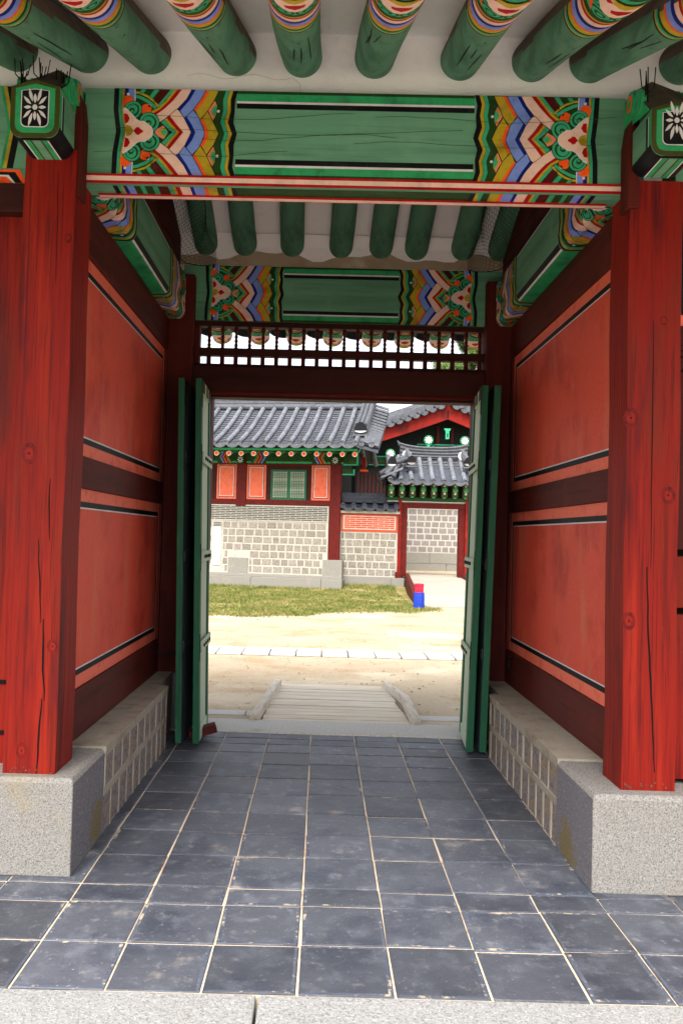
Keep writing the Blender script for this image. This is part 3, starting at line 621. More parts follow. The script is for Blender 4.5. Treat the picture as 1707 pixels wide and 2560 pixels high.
# gable end walls so the roof is closed
# beam heads on the columns -------------------------------------------------------
def beam_head(cx, side, y0=3.39, y1=3.60, zb=3.155, zs=3.375, za=3.405, w=.104):
    b = MB(); r = .05
    def prof(ins):
        W = w-ins; Z = zb+ins; R = max(r-ins*.6, .012)
        pts = [(-W, zs-ins*.4), (-W, Z+R)]+[(-W+R-R*cos(a), Z+R-R*sin(a)) for a in (pi/8, pi/4, 3*pi/8)]+[(-W+R, Z), (W-R, Z)]+[(W-R+R*sin(a), Z+R-R*cos(a)) for a in (pi/8, pi/4, 3*pi/8)]+[(W, Z+R), (W, zs-ins*.4), (0, za-ins*.9)]
        return pts
    b.prism([(cx+p, q) for p, q in prof(0)], y0, y1, lambda p, q, t: (p, t, q), K['greeny'], K['olive'])
    for ins, c, h in ((.006, 'olive', .0008), (.020, 'bgreen', .0013), (.044, 'white', .0018), (.048, 'black', .0023)):
        b.poly([(cx+p, y0-h, q) for p, q in prof(ins)], K[c])
    # painted edge bands along the underside and flanks
    W = w+.001
    for a0, a1, c in ((.0, .03, 'bgreen'), (.03, .036, 'white'), (.036, .058, 'black')):
        for sx in (-1, 1): b.poly([(cx+sx*W, y0+a0, zb+.05), (cx+sx*W, y0+a1, zb+.05), (cx+sx*W, y0+a1, zs-.02), (cx+sx*W, y0+a0, zs-.02)], K[c])
    z = zb-.001
    for x0, x1, c in ((-w+.05, -w+.056, 'white'), (-w+.056, -.026, 'bgreen'), (-.026, -.018, 'olive'), (-.018, .018, 'green'), (.018, .026, 'olive'), (.026, w-.056, 'bgreen'), (w-.056, w-.05, 'white')):
        b.poly([(cx+x0, y0+.024, z), (cx+x1, y0+.024, z), (cx+x1, y1, z), (cx+x0, y1, z)], K[c])
    b.poly([(cx-w+.05, y0, z), (cx+w-.05, y0, z), (cx+w-.05, y0+.022, z), (cx-w+.05, y0+.022, z)], K['black'])
    for sx in (-1, 1):
        arc = [(w-.05+.051*sin(a), zb+.05-.051*cos(a)) for a in [pi/2*i/6 for i in range(7)]]
        b.grid([[(cx+sx*p, y, q) for p, q in arc] for y in (y0+.004, y1)], K['black'])
    # sloping dark cap rising to the plaster behind
    cap = [(y0+.002, za-.0), (y0+.12, za+.1), (3.735, 3.62), (3.735, zs), (y0+.002, zs)]
    for sx in (-1, 1):
        b.poly([(cx, y0+.002, za+.001), (cx+sx*(w+.004), y0+.002, zs+.001), (cx+sx*(w+.004), 3.60, 3.52), (cx, 3.66, 3.605)], BROWN)
        b.poly([(cx+sx*(w+.003), y0+.01, zs), (cx+sx*(w+.003), 3.60, 3.52), (cx+sx*(w+.003), 3.73, 3.53), (cx+sx*(w+.003), 3.73, 3.37), (cx+sx*(w+.003), 3.60, 3.37)], K['bgreen'])
        for q in range(2):     # scrolled ears
            cyl = [(3.52+q*.075+.045*cos(2*pi*i/16), 3.43+q*.03+.055*sin(2*pi*i/16)) for i in range(16)]
            b.prism(cyl, cx+sx*(w-.01), cx+sx*(w+.012+q*.006), lambda p, z_, t: (t, p, z_), K['bgreen'])
            b.grid([[(cx+sx*(w+.0135+q*.006), 3.52+q*.075+rd*cos(2*pi*i/16), 3.43+q*.03+rd*1.2*sin(2*pi*i/16)) for i in range(17)] for rd in (.02, .032)], K['orange' if q else 'lgreen'])
    b.box(cx-w, cx+w, 3.60, 3.73, 3.37, 3.53, K['greeny'])
    head = b.build('beam_head', gate)
    e = MB(); zc = 3.285; yy = y0-.003
    def petal(a, L, wd, curl):
        pts = []; d = (cos(a), sin(a)); nn = (-d[1], d[0])
        for t, k in ((.3, .0), (.42, .5), (.62, 1), (.82, .8), (1.02, 0)): pts.append((d[0]*L*t+nn[0]*(wd*.78*k+curl*t*t), d[1]*L*t+nn[1]*(wd*.78*k+curl*t*t)))
        for t, k in ((.82, -.5), (.62, -.75), (.42, -.4)): pts.append((d[0]*L*t+nn[0]*(wd*k+curl*t*t), d[1]*L*t+nn[1]*(wd*k+curl*t*t)))
        e.poly([(cx+p*.94, yy, zc+q*1.12) for p, q in pts], K['white'])
    for a, L, wd, cu in ((90, .052, .011, 0), (270, .05, .010, 0), (0, .05, .009, 0), (180, .05, .009, 0), (62, .078, .010, .010), (118, .078, .010, -.010), (32, .066, .009, .008), (148, .066, .009, -.008), (-62, .078, .010, -.010), (-118, .078, .010, .010), (-32, .066, .009, -.008), (-148, .066, .009, .008)):
        petal(radians(a), L, wd, cu)
    e.poly([(cx+.011*cos(2*pi*i/12), yy, zc+.012*sin(2*pi*i/12)) for i in range(12)], K['white'])
    e.build('flower_emblem', head)
beam_head(-1.262, -1); beam_head(1.446, 1, zb=3.135, zs=3.335, za=3.368)
# transom, lintel, jambs --------------------------------------------------------
tr = MB(); tr.box(-1.03, 1.30, 6.34, 6.42, 3.125, 3.164, DREDX)
tr = tr.build('transom', gate, bevel=.004)
bx('rail', -1.03, 1.30, 6.345, 6.415, 2.895, 2.955, DREDX, .004, parent=tr)
bx('rail', -1.03, 1.30, 6.345, 6.415, 2.795, 2.83, DREDX, .004, parent=tr)
for x in (-1.03, 1.265): bx('stile', x, x+.035, 6.335, 6.425, 2.83, 3.125, DREDZ, .004, parent=tr)
sb = MB(); pr = [(r_*.85, z_) for r_, z_ in [(.018, 2.955), (.018, 2.965), (.013, 2.968), (.018, 2.985), (.011, 3.0), (.018, 3.018), (.011, 3.034), (.018, 3.05), (.011, 3.066), (.014, 3.085), (.021, 3.1), (.021, 3.11), (.014, 3.125)]]
sb.lathe((0, 6.38, 0), pr, DREDZ, 10); sb.box(-.016, .016, 6.362, 6.398, 2.83, 2.895, DREDZ)
sp0 = sb.build('spindle', tr, smooth=True)
sp0.location.x = -.925
for i in range(1, 21): c = copy_part(sp0, tr); c.location.x = -.925+i*.1065
b = MB(); b.box(-1.04, 1.31, 6.28, 6.46, 2.60, 2.795, DREDX); b.box(-1.04, 1.31, 6.27, 6.44, 2.572, 2.60, BUILDRED); b.box(-.9, 1.17, 6.29, 6.42, 2.556, 2.572, DREDX)
b.build('lintel', gate, bevel=.005)
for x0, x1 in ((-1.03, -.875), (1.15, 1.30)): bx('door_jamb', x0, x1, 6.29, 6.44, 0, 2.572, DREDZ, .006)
bx('door_sill', -1.1, 1.4, 6.17, 6.575, -.3, .012, KERBL, .008)
# folding door leaves --------------------------------------------------------------
def leaf(x0, x1, inner, y0=5.69, y1=6.28, z0=.03, z1=2.585, dark=False, shift=0, fan=0):
    s = inner; xf, xbk = (x1, x0) if s > 0 else (x0, x1)
    b = MB()
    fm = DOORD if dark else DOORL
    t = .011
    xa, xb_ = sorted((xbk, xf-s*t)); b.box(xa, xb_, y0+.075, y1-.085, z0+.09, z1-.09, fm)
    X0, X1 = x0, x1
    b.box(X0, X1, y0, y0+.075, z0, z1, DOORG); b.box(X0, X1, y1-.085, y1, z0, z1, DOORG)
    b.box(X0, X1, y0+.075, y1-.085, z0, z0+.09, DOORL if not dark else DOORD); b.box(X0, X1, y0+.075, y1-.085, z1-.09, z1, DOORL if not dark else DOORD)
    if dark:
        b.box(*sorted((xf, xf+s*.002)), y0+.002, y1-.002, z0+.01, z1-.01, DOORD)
    o = b.build('door_leaf', gate, bevel=.004)
    xs = sorted((xf+s*.003, xf+s*.016))
    if dark: xs = sorted((xf+s*.002, xf+s*.01))
    for z in (2.03, 1.33, .70):
        st = MB(); st.box(xs[0], xs[1], y0+.02, y1-.01, z-.038, z+.038, fm)
        for k in range(4):
            y = y0+.12+k*.115; st.prism([(y+.014*cos(2*pi*i/8), z+.014*sin(2*pi*i/8)) for i in range(8)], *( (xs[1], xs[1]+.010) if s > 0 else (xs[0], xs[0]-.010)), lambda p, q, t_: (t_, p, q), IRON)
        st.build('strap', o, bevel=.004)
        h = MB(); h.box(*sorted((xf+s*.0005, xf+s*.004)), y0-.002, y0+.012, z-.10, z+.09, IRON); h.build('hinge_plate', o)
    h = MB(); a = sorted((xf+s*.0005, xf+s*.0035))
    for q in (((y0+.002, z1-.002), (y0+.002, z1-.2), (y0+.05, z1-.2), (y0+.05, z1-.09), (y0+.16, z1-.09), (y0+.16, z1-.002)), ((y0+.28, z1-.01), (y0+.28, z1-.09), (y0+.36, z1-.09), (y0+.36, z1-.01)), ((y1-.16, z1-.002), (y1-.16, z1-.09), (y1-.002, z1-.09), (y1-.002, z1-.002))):
        h = MB(); h.prism(q, a[0], a[1], lambda p, q_, t_: (t_, p, q_), IRON); h.build('corner_iron', o)
    for q in [o]+list(o.children):
        for v in q.data.vertices: v.co.x += shift+fan*(v.co.y+5-y0)/(y1-y0)-s*.055*(v.co.z-.03)/2.55
    return o
relabel(leaf(-.857, -.812, 1, fan=-.018), 'left inner door leaf with pale green boards')
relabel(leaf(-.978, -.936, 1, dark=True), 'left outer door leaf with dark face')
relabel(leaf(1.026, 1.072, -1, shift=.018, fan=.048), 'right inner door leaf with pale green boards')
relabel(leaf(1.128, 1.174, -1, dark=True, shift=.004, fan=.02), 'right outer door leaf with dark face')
# wings of the gatehouse on both sides of the passage ---------------------------------
def wing(side):
    s = side; xa, xb = (-3.2, -1.372) if s < 0 else (1.577, 3.4)
    b = MB(); b.box(xa, xb, 3.70, 3.85, 3.16, 3.545, K['green'])
    if s < 0:
        for x0, x1, c in ((-1.53, -1.516, 'bgreen'), (-1.516, -1.50, 'ochre'), (-1.50, -1.47, 'black')): b.poly([(x0-.0, 3.699, 3.16), (x1, 3.699, 3.16), (x1+.03, 3.699, 3.35), (x1-.01, 3.699, 3.545), (x0-.01, 3.699, 3.545), (x0+.03, 3.699, 3.35)], K[c])
    b.build('beam', gate)
    if s < 0:
        b = MB(); b.box(xa, xb, 3.705, 3.82, 3.085, 3.16, K['green'])
        for z0, z1, e, c in ((3.09, 3.156, 0, 'orange'), (3.094, 3.144, .02, 'black'), (3.09, 3.13, .05, 'white'), (3.09, 3.122, .06, 'orange')):
            b.poly([(xa, 3.704-.0006*(1+e*40), z0), (-1.405-e, 3.704-.0006*(1+e*40), z0), (-1.44-e, 3.704-.0006*(1+e*40), z1), (xa, 3.704-.0006*(1+e*40), z1)], K[c])
        b.build('painted_board', gate)
        bx('tie_rail', xa, xb, 3.68, 3.82, 2.95, 3.085, DREDX)
        x = xb
        while x > xa:
            w = random.uniform(.16, .22); bx('wall_board', max(x-w, xa), x-.004, 3.735+random.uniform(-.003, .003), 3.78, .42, 2.95, RED, .004); x -= w
        b = MB(); b.box(xb-.03, xb, 3.70, 3.735, .42, 2.95, RED); b.build('corner_post', gate)
        for z in (.78, .55): bx('shadow_gap', xa, xb-.05, 3.731, 3.7335, z, z+.02, CRACK, 0)
    else:
        b = MB(); b.box(xa, xb, 3.74, 3.80, 2.50, 3.16, PEDGE)
        for a, m in ((0, K['black']), (.03, K['white']), (.038, PANEL)): b.poly([(xa+.05+a, 3.739-a*.03, 2.56+a), (xb-.1-a, 3.739-a*.03, 2.56+a), (xb-.1-a, 3.739-a*.03, 3.10-a), (xa+.05+a, 3.739-a*.03, 3.10-a)], m)
        b.build('wall_panel', gate)
        for z0, z1, y in ((2.41, 2.50, 3.70), (2.385, 2.408, 3.69), (2.36, 2.383, 3.695), (2.30, 2.358, 3.71)): bx('tie_rail', xa, xb, y, 3.82, z0, z1, DREDX, .004)
        for i, (z0, z1) in enumerate(((.44, 1.185), (1.215, 1.45), (1.48, 2.30))):
            bx('wall_board', xa, xb, 3.735-.01*(i == 1), 3.79, z0, z1, RED if i < 2 else DREDZ, .005)
        bx('wall_backing', xa, xb, 3.79, 3.82, .42, 2.35, CRACK, 0)
    bx('wing_back_wall', *sorted((xa, -1.26 if s < 0 else 1.46)), 6.36, 6.5, -.2, 3.62, DRED, 0)
    xe = xa if s < 0 else xb-.1
    b = MB(); b.prism([(3.72, -.2), (6.4, -.2), (6.4, zbk(6.4)), (YR, zf(YR)), (3.72, zf(3.72))], xe, xe+.1, lambda p, q, t: (t, p, q), PLASTER); b.build('end_wall', gate)
wing(-1); wing(1)

# ================================================================== FLOOR and GROUND
b = MB(); R = 900; N = 48
b.poly([(R*cos(2*pi*i/N), R*sin(2*pi*i/N)+100, -.2) for i in range(N)], SAND)
structure(b.build('courtyard_ground'))
b = MB(); b.poly([(-60, -80, -.195), (60, -80, -.195), (60, 2.395, -.195), (-60, 2.395, -.195)], FORE); structure(b.build('forecourt_ground'))
b = MB(); b.box(-4, 4, 2.69, 6.17, -.199, -.0046, GROUT); structure(b.build('floor_bed'))
b = MB(); rs = random.Random(21)
colx = [-2.21, -1.905, -1.60, -1.293, -.978, -.668, -.352, -.038, .283, .601, .924, 1.203, 1.52, 1.84, 2.16, 2.48]
rowy = [2.695, 3.02, 3.336, 3.489, 3.817, 4.121, 4.411, 4.74, 5.058, 5.36, 5.63, 5.85, 6.02, 6.165]
joff = [[rs.uniform(-.012, .012) if 0 < j < len(rowy)-1 else 0 for j in range(len(rowy))] for i in colx]
for i in range(len(colx)-1):
    for j in range(len(rowy)-1):
        xa, xb = colx[i], colx[i+1]; ya, yb = rowy[j], rowy[j+1]
        if ya > 3.5 and (xb < -1.2 or xa > 1.3): 
            continue
        o = joff[i][j]; o2 = joff[i][j+1]
        g = rs.uniform(.0022, .0042); gy = rs.uniform(.003, .006); dz = rs.uniform(-.0008, .0014); tl = rs.uniform(-.001, .001); t2 = rs.uniform(-.001, .001)
        sk = .0127*(xa+.04)        # rows follow the slightly skewed kerb
        xj = [rs.uniform(-.004, .004) for _ in range(2)]; q = [(xa+g+xj[0], ya+gy+o+sk), (xb-g+xj[1], ya+gy+o+sk+.004), (xb-g, yb-gy+o2+sk+.004), (xa+g, yb-gy+o2+sk)]
        if j == len(rowy)-2: q = [q[0], q[1], (xb-g, 6.168), (xa+g, 6.168)]
        if i < 4 or i > 10:
            q = [(max(min(x, 1.205), x) if False else x, y) for x, y in q]
        b.grid([[(x, y, -.0055) for x, y in q], [(x, y, dz-.003+(tl if k in (0, 3) else -tl)+(t2 if k < 2 else -t2)) for k, (x, y) in enumerate(q)], [(x+(.004 if k in (0, 3) else -.004), y+(.004 if k < 2 else -.004), dz+(tl if k in (0, 3) else -tl)+(t2 if k < 2 else -t2)) for k, (x, y) in enumerate(q)]], SLATE, True, False)
        n0 = len(b.v)-4; T = [Vector(p) for p in b.v[n0:n0+4]]; wi = rs.uniform(.008, .016)
        I = [p+Vector((wi if k in (0, 3) else -wi, wi if k < 2 else -wi, 0)) for k, p in enumerate(T)]
        m0 = len(b.v); b.v += [tuple(p) for p in I]
        for k in range(4): b.f.append([n0+k, n0+(k+1) % 4, m0+(k+1) % 4, m0+k]); b.m.append(b.mi(SLATED if rs.random() < (.55 if yb < 3.6 else .2) else SLATE))
        b.f.append([m0, m0+1, m0+2, m0+3]); b.m.append(b.mi(SLATE))
structure(b.build('floor_tiles'))
b = MB(); sk = .0127
for x0, x1 in ((-3.4, -1.92), (-1.91, -.172), (-.163, 1.83), (1.84, 3.4)):
    b.box(x0, x1, 2.45, 2.689, -.1, .004, KERB, P=lambda x, y, z: (x, y+sk*(x+.04), z))
b.box(-3.4, 3.4, 2.40, 2.7, -.199, -.1, KERB)
structure(b.build('kerb', bevel=.008))
# terrace edge beyond the sill
b = MB(); b.box(-4, 4, 6.575, 7.05, -.199, -.07, SAND); structure(b.build('terrace'))
b = MB()
for x0, x1 in ((-4, -1.95), (-1.94, -.62), (-.61, .7), (.71, 2.2), (2.21, 4)): b.box(x0, x1, 7.05, 7.24, -.199, -.062, KERBL)
structure(b.build('terrace_kerb', bevel=.008))
# pale stone strip across the court
b = MB(); rs = random.Random(9); x = -5.2
while x < 6:
    w = rs.uniform(.355, .39); y = 11.44+.016*(x+1.5); b.box(x, x+w-rs.uniform(.012, .022), y, y+.6+rs.uniform(-.01, .01), -.22, -.172+rs.uniform(-.004, .004), PATHST); x += w+.008
structure(b.build('stone_path', bevel=.006))
b = MB(); b.poly([(-5.3, 11.36, -.1965), (6.1, 11.54, -.1965), (6.1, 12.2, -.1965), (-5.3, 12.03, -.1965)], BROWN); structure(b.build('path_bed'))
# lawn: one matted sheet of blades
def gz(x, y):
    t = min(max((y-24.4)/1.6, 0), 1)*min(max((x-.55)/.3, 0), 1); return -.2+.13*t*t*(3-2*t)
def lawn_edge(x): return 16.3+.55*max(0, x+2.2)**1.05+.25*sin(x*2.1)+.15*sin(x*5.3)
b = MB(); rs = random.Random(33); k = b.mi(GRASS); cnt = 0
bare = [(-2.9, 19.3, 1.1, .6), (2.2, 22.6, .5, 1.0), (-2.6, 17.2, .6, .25), (1.3, 25.0, .5, .35)]
while cnt < 90000:
    x = rs.uniform(-6.5, 2.95); y = rs.uniform(16, 28.6)
    if y < lawn_edge(x)+rs.gauss(0, .2)+.5*rs.random()**2: continue
    if math.sin(x*3.1+y*1.7)*math.sin(y*2.3-x*1.1) > rs.uniform(.35, 1.2) and rs.random() < .75: continue
    fy = 25.47-(x-.69)*.1638
    if x < .69 and y > fy-.02: continue
    if y > 26.1 or (x > 2.35 and y > 19.9 and x > 2.35+.0*(y-20)): continue
    if any(((x-a)/c)**2+((y-q)/d)**2 < rs.uniform(.4, 1.3) for a, q, c, d in bare) and rs.random() < .85: continue
    near = (fy-y < .5 and x < .7) or (y > 25.3); h = rs.uniform(.015, .065)*(2.0 if near and rs.random() < .6 else 1); a = rs.uniform(0, 6.28); w = rs.uniform(.008, .016); lx, ly = rs.uniform(-.04, .04), rs.uniform(-.04, .04)
    n0 = len(b.v); b.v += [(x-w*cos(a), y-w*sin(a), gz(x, y)), (x+w*cos(a), y+w*sin(a), gz(x, y)), (x+lx, y+ly, gz(x, y)+h)]; b.f.append([n0, n0+1, n0+2]); b.m.append(k); cnt += 1
o = b.build('lawn_grass'); o['kind'] = 'stuff'; o['label'] = 'short patchy lawn grass in front of the stone walled hall'
o['category'] = 'grass'
SOIL = M('lawn_soil', (124, 116, 68), .95, [((168, 146, 108), 1.6, .5, .68, .9), ((92, 104, 40), 3, .5, .7, .7)], bump=(40, .6, .01))
b = MB(); xs = [-6.5+i*.2 for i in range(48)]
rs = random.Random(2); e = [lawn_edge(x)+.12+rs.uniform(-.1, .1) for x in xs]
b.grid([[(x, e[i]+(29.2-e[i])*k/40, gz(x, e[i]+(29.2-e[i])*k/40)+.0045) for i, x in enumerate(xs)] for k in range(41)], SOIL); structure(b.build('lawn_ground'))

# grit and pebbles scattered over the court
b = MB(); rs = random.Random(88); PEB = M('pebble', (142, 126, 104), .9, island=.45); k = b.mi(PEB)
for _ in range(700):
    y = 7.3+rs.random()**1.5*9.5; x = rs.uniform(-.32*y, .34*y); r = rs.uniform(.006, .02) if rs.random() < .97 else rs.uniform(.02, .03)
    if 11.3 < y < 12.2 or (-.56 < x < .95 and y < 9.3): continue
    n0 = len(b.v); a0 = rs.uniform(0, 6)
    b.v += [(x+r*rs.uniform(.7, 1.2)*cos(a0+2*pi*i/5), y+r*rs.uniform(.7, 1.2)*sin(a0+2*pi*i/5), -.2) for i in range(5)]+[(x, y, -.2+r*.7)]
    for i in range(5): b.f.append([n0+i, n0+(i+1) % 5, n0+5]); b.m.append(k)
o = b.build('court_pebbles'); o['kind'] = 'stuff'; o['label'] = 'loose grit and small pebbles lying on the sandy court'; o['category'] = 'pebbles'

# ================================================================== SMALL THINGS IN THE PASSAGE
rmp = thing('wooden_ramp', 'weathered plank ramp sloping from the door sill down to the sandy court', 'ramp', (.17, 7.9, -.2))
def rz(y): return -.008-.168*(max(y-6.58, 0)/2.64)
b = MB(); y = 6.60; rs = random.Random(14)
while y < 9.2:
    w = rs.uniform(.16, .30); y2 = min(y+w, 9.22); e = .0
    xl = -.44+rs.uniform(-.01, .01); xr = .76+rs.uniform(-.01, .01); dz = rs.uniform(-.002, .003)
    q = [(xl, y+.011), (xr, y+.011), (xr, y2-.011), (xl, y2-.011)]
    b.grid([[(x, yy, rz(yy)-.04) for x, yy in q], [(x, yy, rz(yy)+dz) for x, yy in q]], PLANK, True, True); y = y2
b.build('plank_deck', rmp)
b = MB(); b.prism([(6.6, -.19), (6.6, -.06), (9.2, -.21), (9.2, -.23)], -.4, .72, lambda p, q, t: (t, p, q), BROWN); b.build('bearer', rmp)
for pts in ([(-.505, 6.55), (-.47, 7.8), (-.435, 9.08)], [(.80, 6.57), (.86, 7.95), (.755, 9.1)]):
    rl = MB(); rows = []
    for x, y in pts:
        z = rz(y)+.001; rows.append([(x-.04, y, z-.02), (x+.04, y, z-.02), (x+.035, y, z+.062), (x-.035, y, z+.062)])
    rl.grid(rows, RAILW, True, True); rl.build('rail', rmp, bevel=.006)
# block wedged under the door
b = MB(); b.box(-.10, .10, -.045, .045, 0, .06, M('red_brown_block', (84, 30, 24), .7, [((58, 20, 17), (4, 30, 30), .45, .7, .8)], bump=((4, 40, 40), .4, .003)))
o = b.build('door_wedge', bevel=.004); o.location = (-.815, 5.95, .012); o.rotation_euler = (0, radians(-15), radians(12))
o.location.z = .03
tag(o, 'tilted red brown wooden block wedged against the left door leaf', 'doorstop')
# chains
def chain(name, p0, p1, sag, label):
    b = MB(); p0, p1 = Vector(p0), Vector(p1); n = 11
    for i in range(n):
        t = (i+.5)/n; c = p0.lerp(p1, t); c.z -= sag*4*t*(1-t); d = (p1-p0).normalized(); d.z -= sag*4*(1-2*t)/(p1-p0).length; d.normalize()
        sd_ = Vector((0, 0, 1)) if i % 2 else Vector((0, 0, 1)).cross(d).normalized()
        ring = [c+d*.024*cos(2*pi*k/10)+sd_*.012*sin(2*pi*k/10) for k in range(11)]
        b.tube(ring, .0035, IRON, 5, False)
    tag(b.build(name), label, 'chain')
chain('hook_chain', (-1.215, 5.95, .66), (-1.0, 6.235, .70), .10, 'rusty chain sagging by the left door leaves above the stone ledge')
b = MB(); c = Vector((1.395, 6.0, .60)); b.tube([c+Vector((0, .035*cos(2*pi*k/14), .045*sin(2*pi*k/14))) for k in range(15)], .004, IRON, 6, False); b.tube([c+Vector((.03, 0, .05)), c+Vector((-.004, 0, .045))], .006, IRON, 6)
tag(b.build('iron_ring'), 'small iron ring hanging on the dark rail behind the right door leaves', 'ring')
# bird nets
def bird_net(name, side, label):
    s = 1 if side < 0 else -1; b = MB(); X = lambda v: v if side < 0 else .2-v
    rs = random.Random(50+side)
    def Q(a, c):       # a along the passage 0..1, c across 0..1
        y = 4.25+2.03*a
        top = Vector((X(-.90), y, min(zbk(y), zf(y) if y < YR else 9)-.21)); bot = Vector((X(-1.085), y-.02, 3.50))
        p = bot.lerp(top, c); p.z += .02*sin(a*17)*sin(pi*c); p.x += s*(.03*sin(pi*c)+.012*sin(a*23+c*4)); 
        if a > .86: p = p.lerp(Vector((X(-.90+.12*(1-c)), 6.27, 3.63+.18*c)), (a-.86)/.14*.7)
        return p
    nu, nv = 46, 15
    for i in range(nu):
        for j in range(nv):
            o_ = .5*(j % 2); a0 = (i+o_)/nu; c0 = j/nv
            A = Q(min(a0, 1), c0); B_ = Q(min(a0+.5/nu, 1), c0+.33/nv); C_ = Q(min(a0+1/nu, 1), c0); D = Q(min(a0+.5/nu, 1), min(c0+1/nv, 1))
            for p, q in ((A, B_), (B_, C_), (B_, D)):
                if (p-q).length > 1e-4: b.tube([p, q], .0013, WIRE, 3, False)
    for c in (0, 1): b.tube([Q(i/30, c) for i in range(31)], .003, WIRE, 4)
    tag(b.build(name), label, 'net')
bird_net('bird_net', -1, 'black hexagonal wire bird net hung under the ceiling along the left inner beam')
bird_net('bird_net', 1, 'black hexagonal wire bird net hung under the ceiling along the right inner beam')
def spikes(cx, seed, n, label, z=3.40):
    b = MB(); rs = random.Random(seed)
    for k in range(n):
        base = Vector((cx+(-.07, .0, .085)[k % 3], 3.41+.03*k, z+.01+(.02 if k == 1 else 0)))
        for q in range(3):
            dx = (q-1)*.026+rs.uniform(-.004, .004); h = rs.uniform(.07, .12)
            b.tube([base, base+Vector((dx, 0, .022+abs(dx)*.3)), base+Vector((dx*1.25, .005, h))], .0026, WIRE, 4)
            b.tube([base+Vector((0, .012*q, 0)), base+Vector((dx*.3, .02*q, h*.9))], .0024, WIRE, 4)
        b.tube([base-Vector((0, 0, .035)), base+Vector((0, 0, .03))], .004, WIRE, 5)
    tag(b.build('bird_spikes'), label, 'bird spikes')
spikes(-1.262, 3, 3, 'tufts of black wire bird spikes on the left column beam head'); spikes(1.40, 5, 1, 'single tuft of black wire bird spikes on the right column beam head', 3.40)

# ================================================================== STONE AND BRICK HELPERS
def block_wall(b, P, u0, u1, z0, z1, rows, wmin, wmax, gap, m, seed, skip=(), d=0, jit=.004, out=.008):
    """stones standing out of a mortar face; P(u,d,z)"""
    rs = random.Random(seed); h = (z1-z0)/rows
    for j in range(rows):
        za, zb_ = z0+j*h+gap/2, z0+(j+1)*h-gap/2; u = u0-rs.uniform(0, wmin*.6)
        while u < u1:
            w = rs.uniform(wmin, wmax); a, c = max(u, u0)+gap/2, min(u+w, u1)-gap/2; u += w
            if c-a < .03: continue
            if any(a < s1 and c > s0 and za < s3 and zb_ > s2 for s0, s1, s2, s3 in skip):
                for s0, s1, s2, s3 in skip:
                    if a < s1 and c > s0 and za < s3 and zb_ > s2:
                        if a < s0-.06: c = min(c, s0-gap/2)
                        elif c > s1+.06: a = max(a, s1+gap/2)
                        else: a = c
                if c-a < .05: continue
            q = [(a, za), (c, za), (c, zb_), (a, zb_)]; q = [(x+rs.uniform(-jit, jit), y+rs.uniform(-jit, jit)) for x, y in q]
            ins = [(x+(.012 if k in (0, 3) else -.012), y+(.012 if k < 2 else -.012)) for k, (x, y) in enumerate(q)]
            b.grid([[P(x, d, y) for x, y in q], [P(x, d-out, y) for x, y in ins]], m, True, True)
def brick_wall(b, P, u0, u1, z0, z1, rows, bw, gap, m, d=0, out=.004):
    h = (z1-z0)/rows
    for j in range(rows):
        u = u0-(bw/2 if j % 2 else 0)
        while u < u1:
            a, c = max(u, u0)+gap/2, min(u+bw, u1)-gap/2; u += bw
            if c-a > .02: b.box(a, c, d-out, d+.01, z0+j*h+gap/2, z0+(j+1)*h-gap/2, m, P=P)
def disc_flower(b, c, r, axis_d, petals=8, cols=(None,)):
    pass

# ================================================================== LEFT HALL (local frame: x along the front, y into the building)
hall = thing('palace_hall', 'long palace hall with grey tiled roof, red panels and stone block wall across the court', 'hall', (.69, 25.47, -.2), radians(-9.3), off=(0, 0, -.2))
HU0 = -9.0
b = MB()
for u0, u1 in ((-9, -7.2), (-7.19, -5.4), (-5.39, -2.95), (-2.94, -.68), (-.67, -.01)): b.box(u0, u1, 0, 2.2, -.2, .13, GRANL)
b.box(-9, -.05, .25, 1.6, .13, .22, GRANL)
b.build('plinth', hall, bevel=.01)
WD = .45
b = MB(); b.box(HU0, -.55, WD, WD+.3, .13, 2.44, HMORT)
block_wall(b, PI, HU0, -.58, .24, 1.90, 7, .22, .35, .04, STONEB, 4, ((-4.40, -4.03, .3, 1.95), (-3.84, -3.14, .2, .76), (-.70, -.5, .2, .74)), WD)
b.box(HU0, -.55, WD-.02, WD, 1.925, 1.945, HMORT)
brick_wall(b, PI, HU0, -.585, 1.95, 2.41, 8, .36, .023, BRICKG, WD, .004)
b.build('stone_wall', hall)
b = MB(); b.box(-4.35, -4.08, WD-.03, WD+.01, .46, 1.70, PATHST); b.box(-4.36, -4.07, WD-.03, WD+.01, 1.70, 1.87, HMORT)
for k in range(3): b.box(-4.34, -4.09, WD-.036, WD-.031, 1.715+k*.052, 1.743+k*.052, TILED)
b.build('flue_panel', hall)
for u0, u1, d0, z1 in ((-3.82, -3.16, WD-.03, .72), (-.68, -.06, WD-.14, .735)):
    b = MB(); b.box(u0, u1, d0, WD+.5, .215, z1, GRANL); b.build('pedestal_stone', hall, bevel=.01)
for u0, u1, z0 in ((-.53, -.18, .735), (-3.62, -3.29, 2.40), (-6.9, -6.57, 2.40)):
    b = MB(); b.box(u0, u1, WD-.03, WD+.28, z0, 3.95, BUILDRED); b.build('column', hall, bevel=.01)
b = MB(); b.box(HU0, -.53, WD+.05, WD+.25, 2.62, 3.77, DREDX); b.box(HU0, -.53, WD-.01, WD+.2, 2.46, 2.62, BUILDRED); b.box(HU0, -.53, WD+.02, WD+.2, 3.74, 3.79, BUILDRED)
b.build('upper_wall', hall)
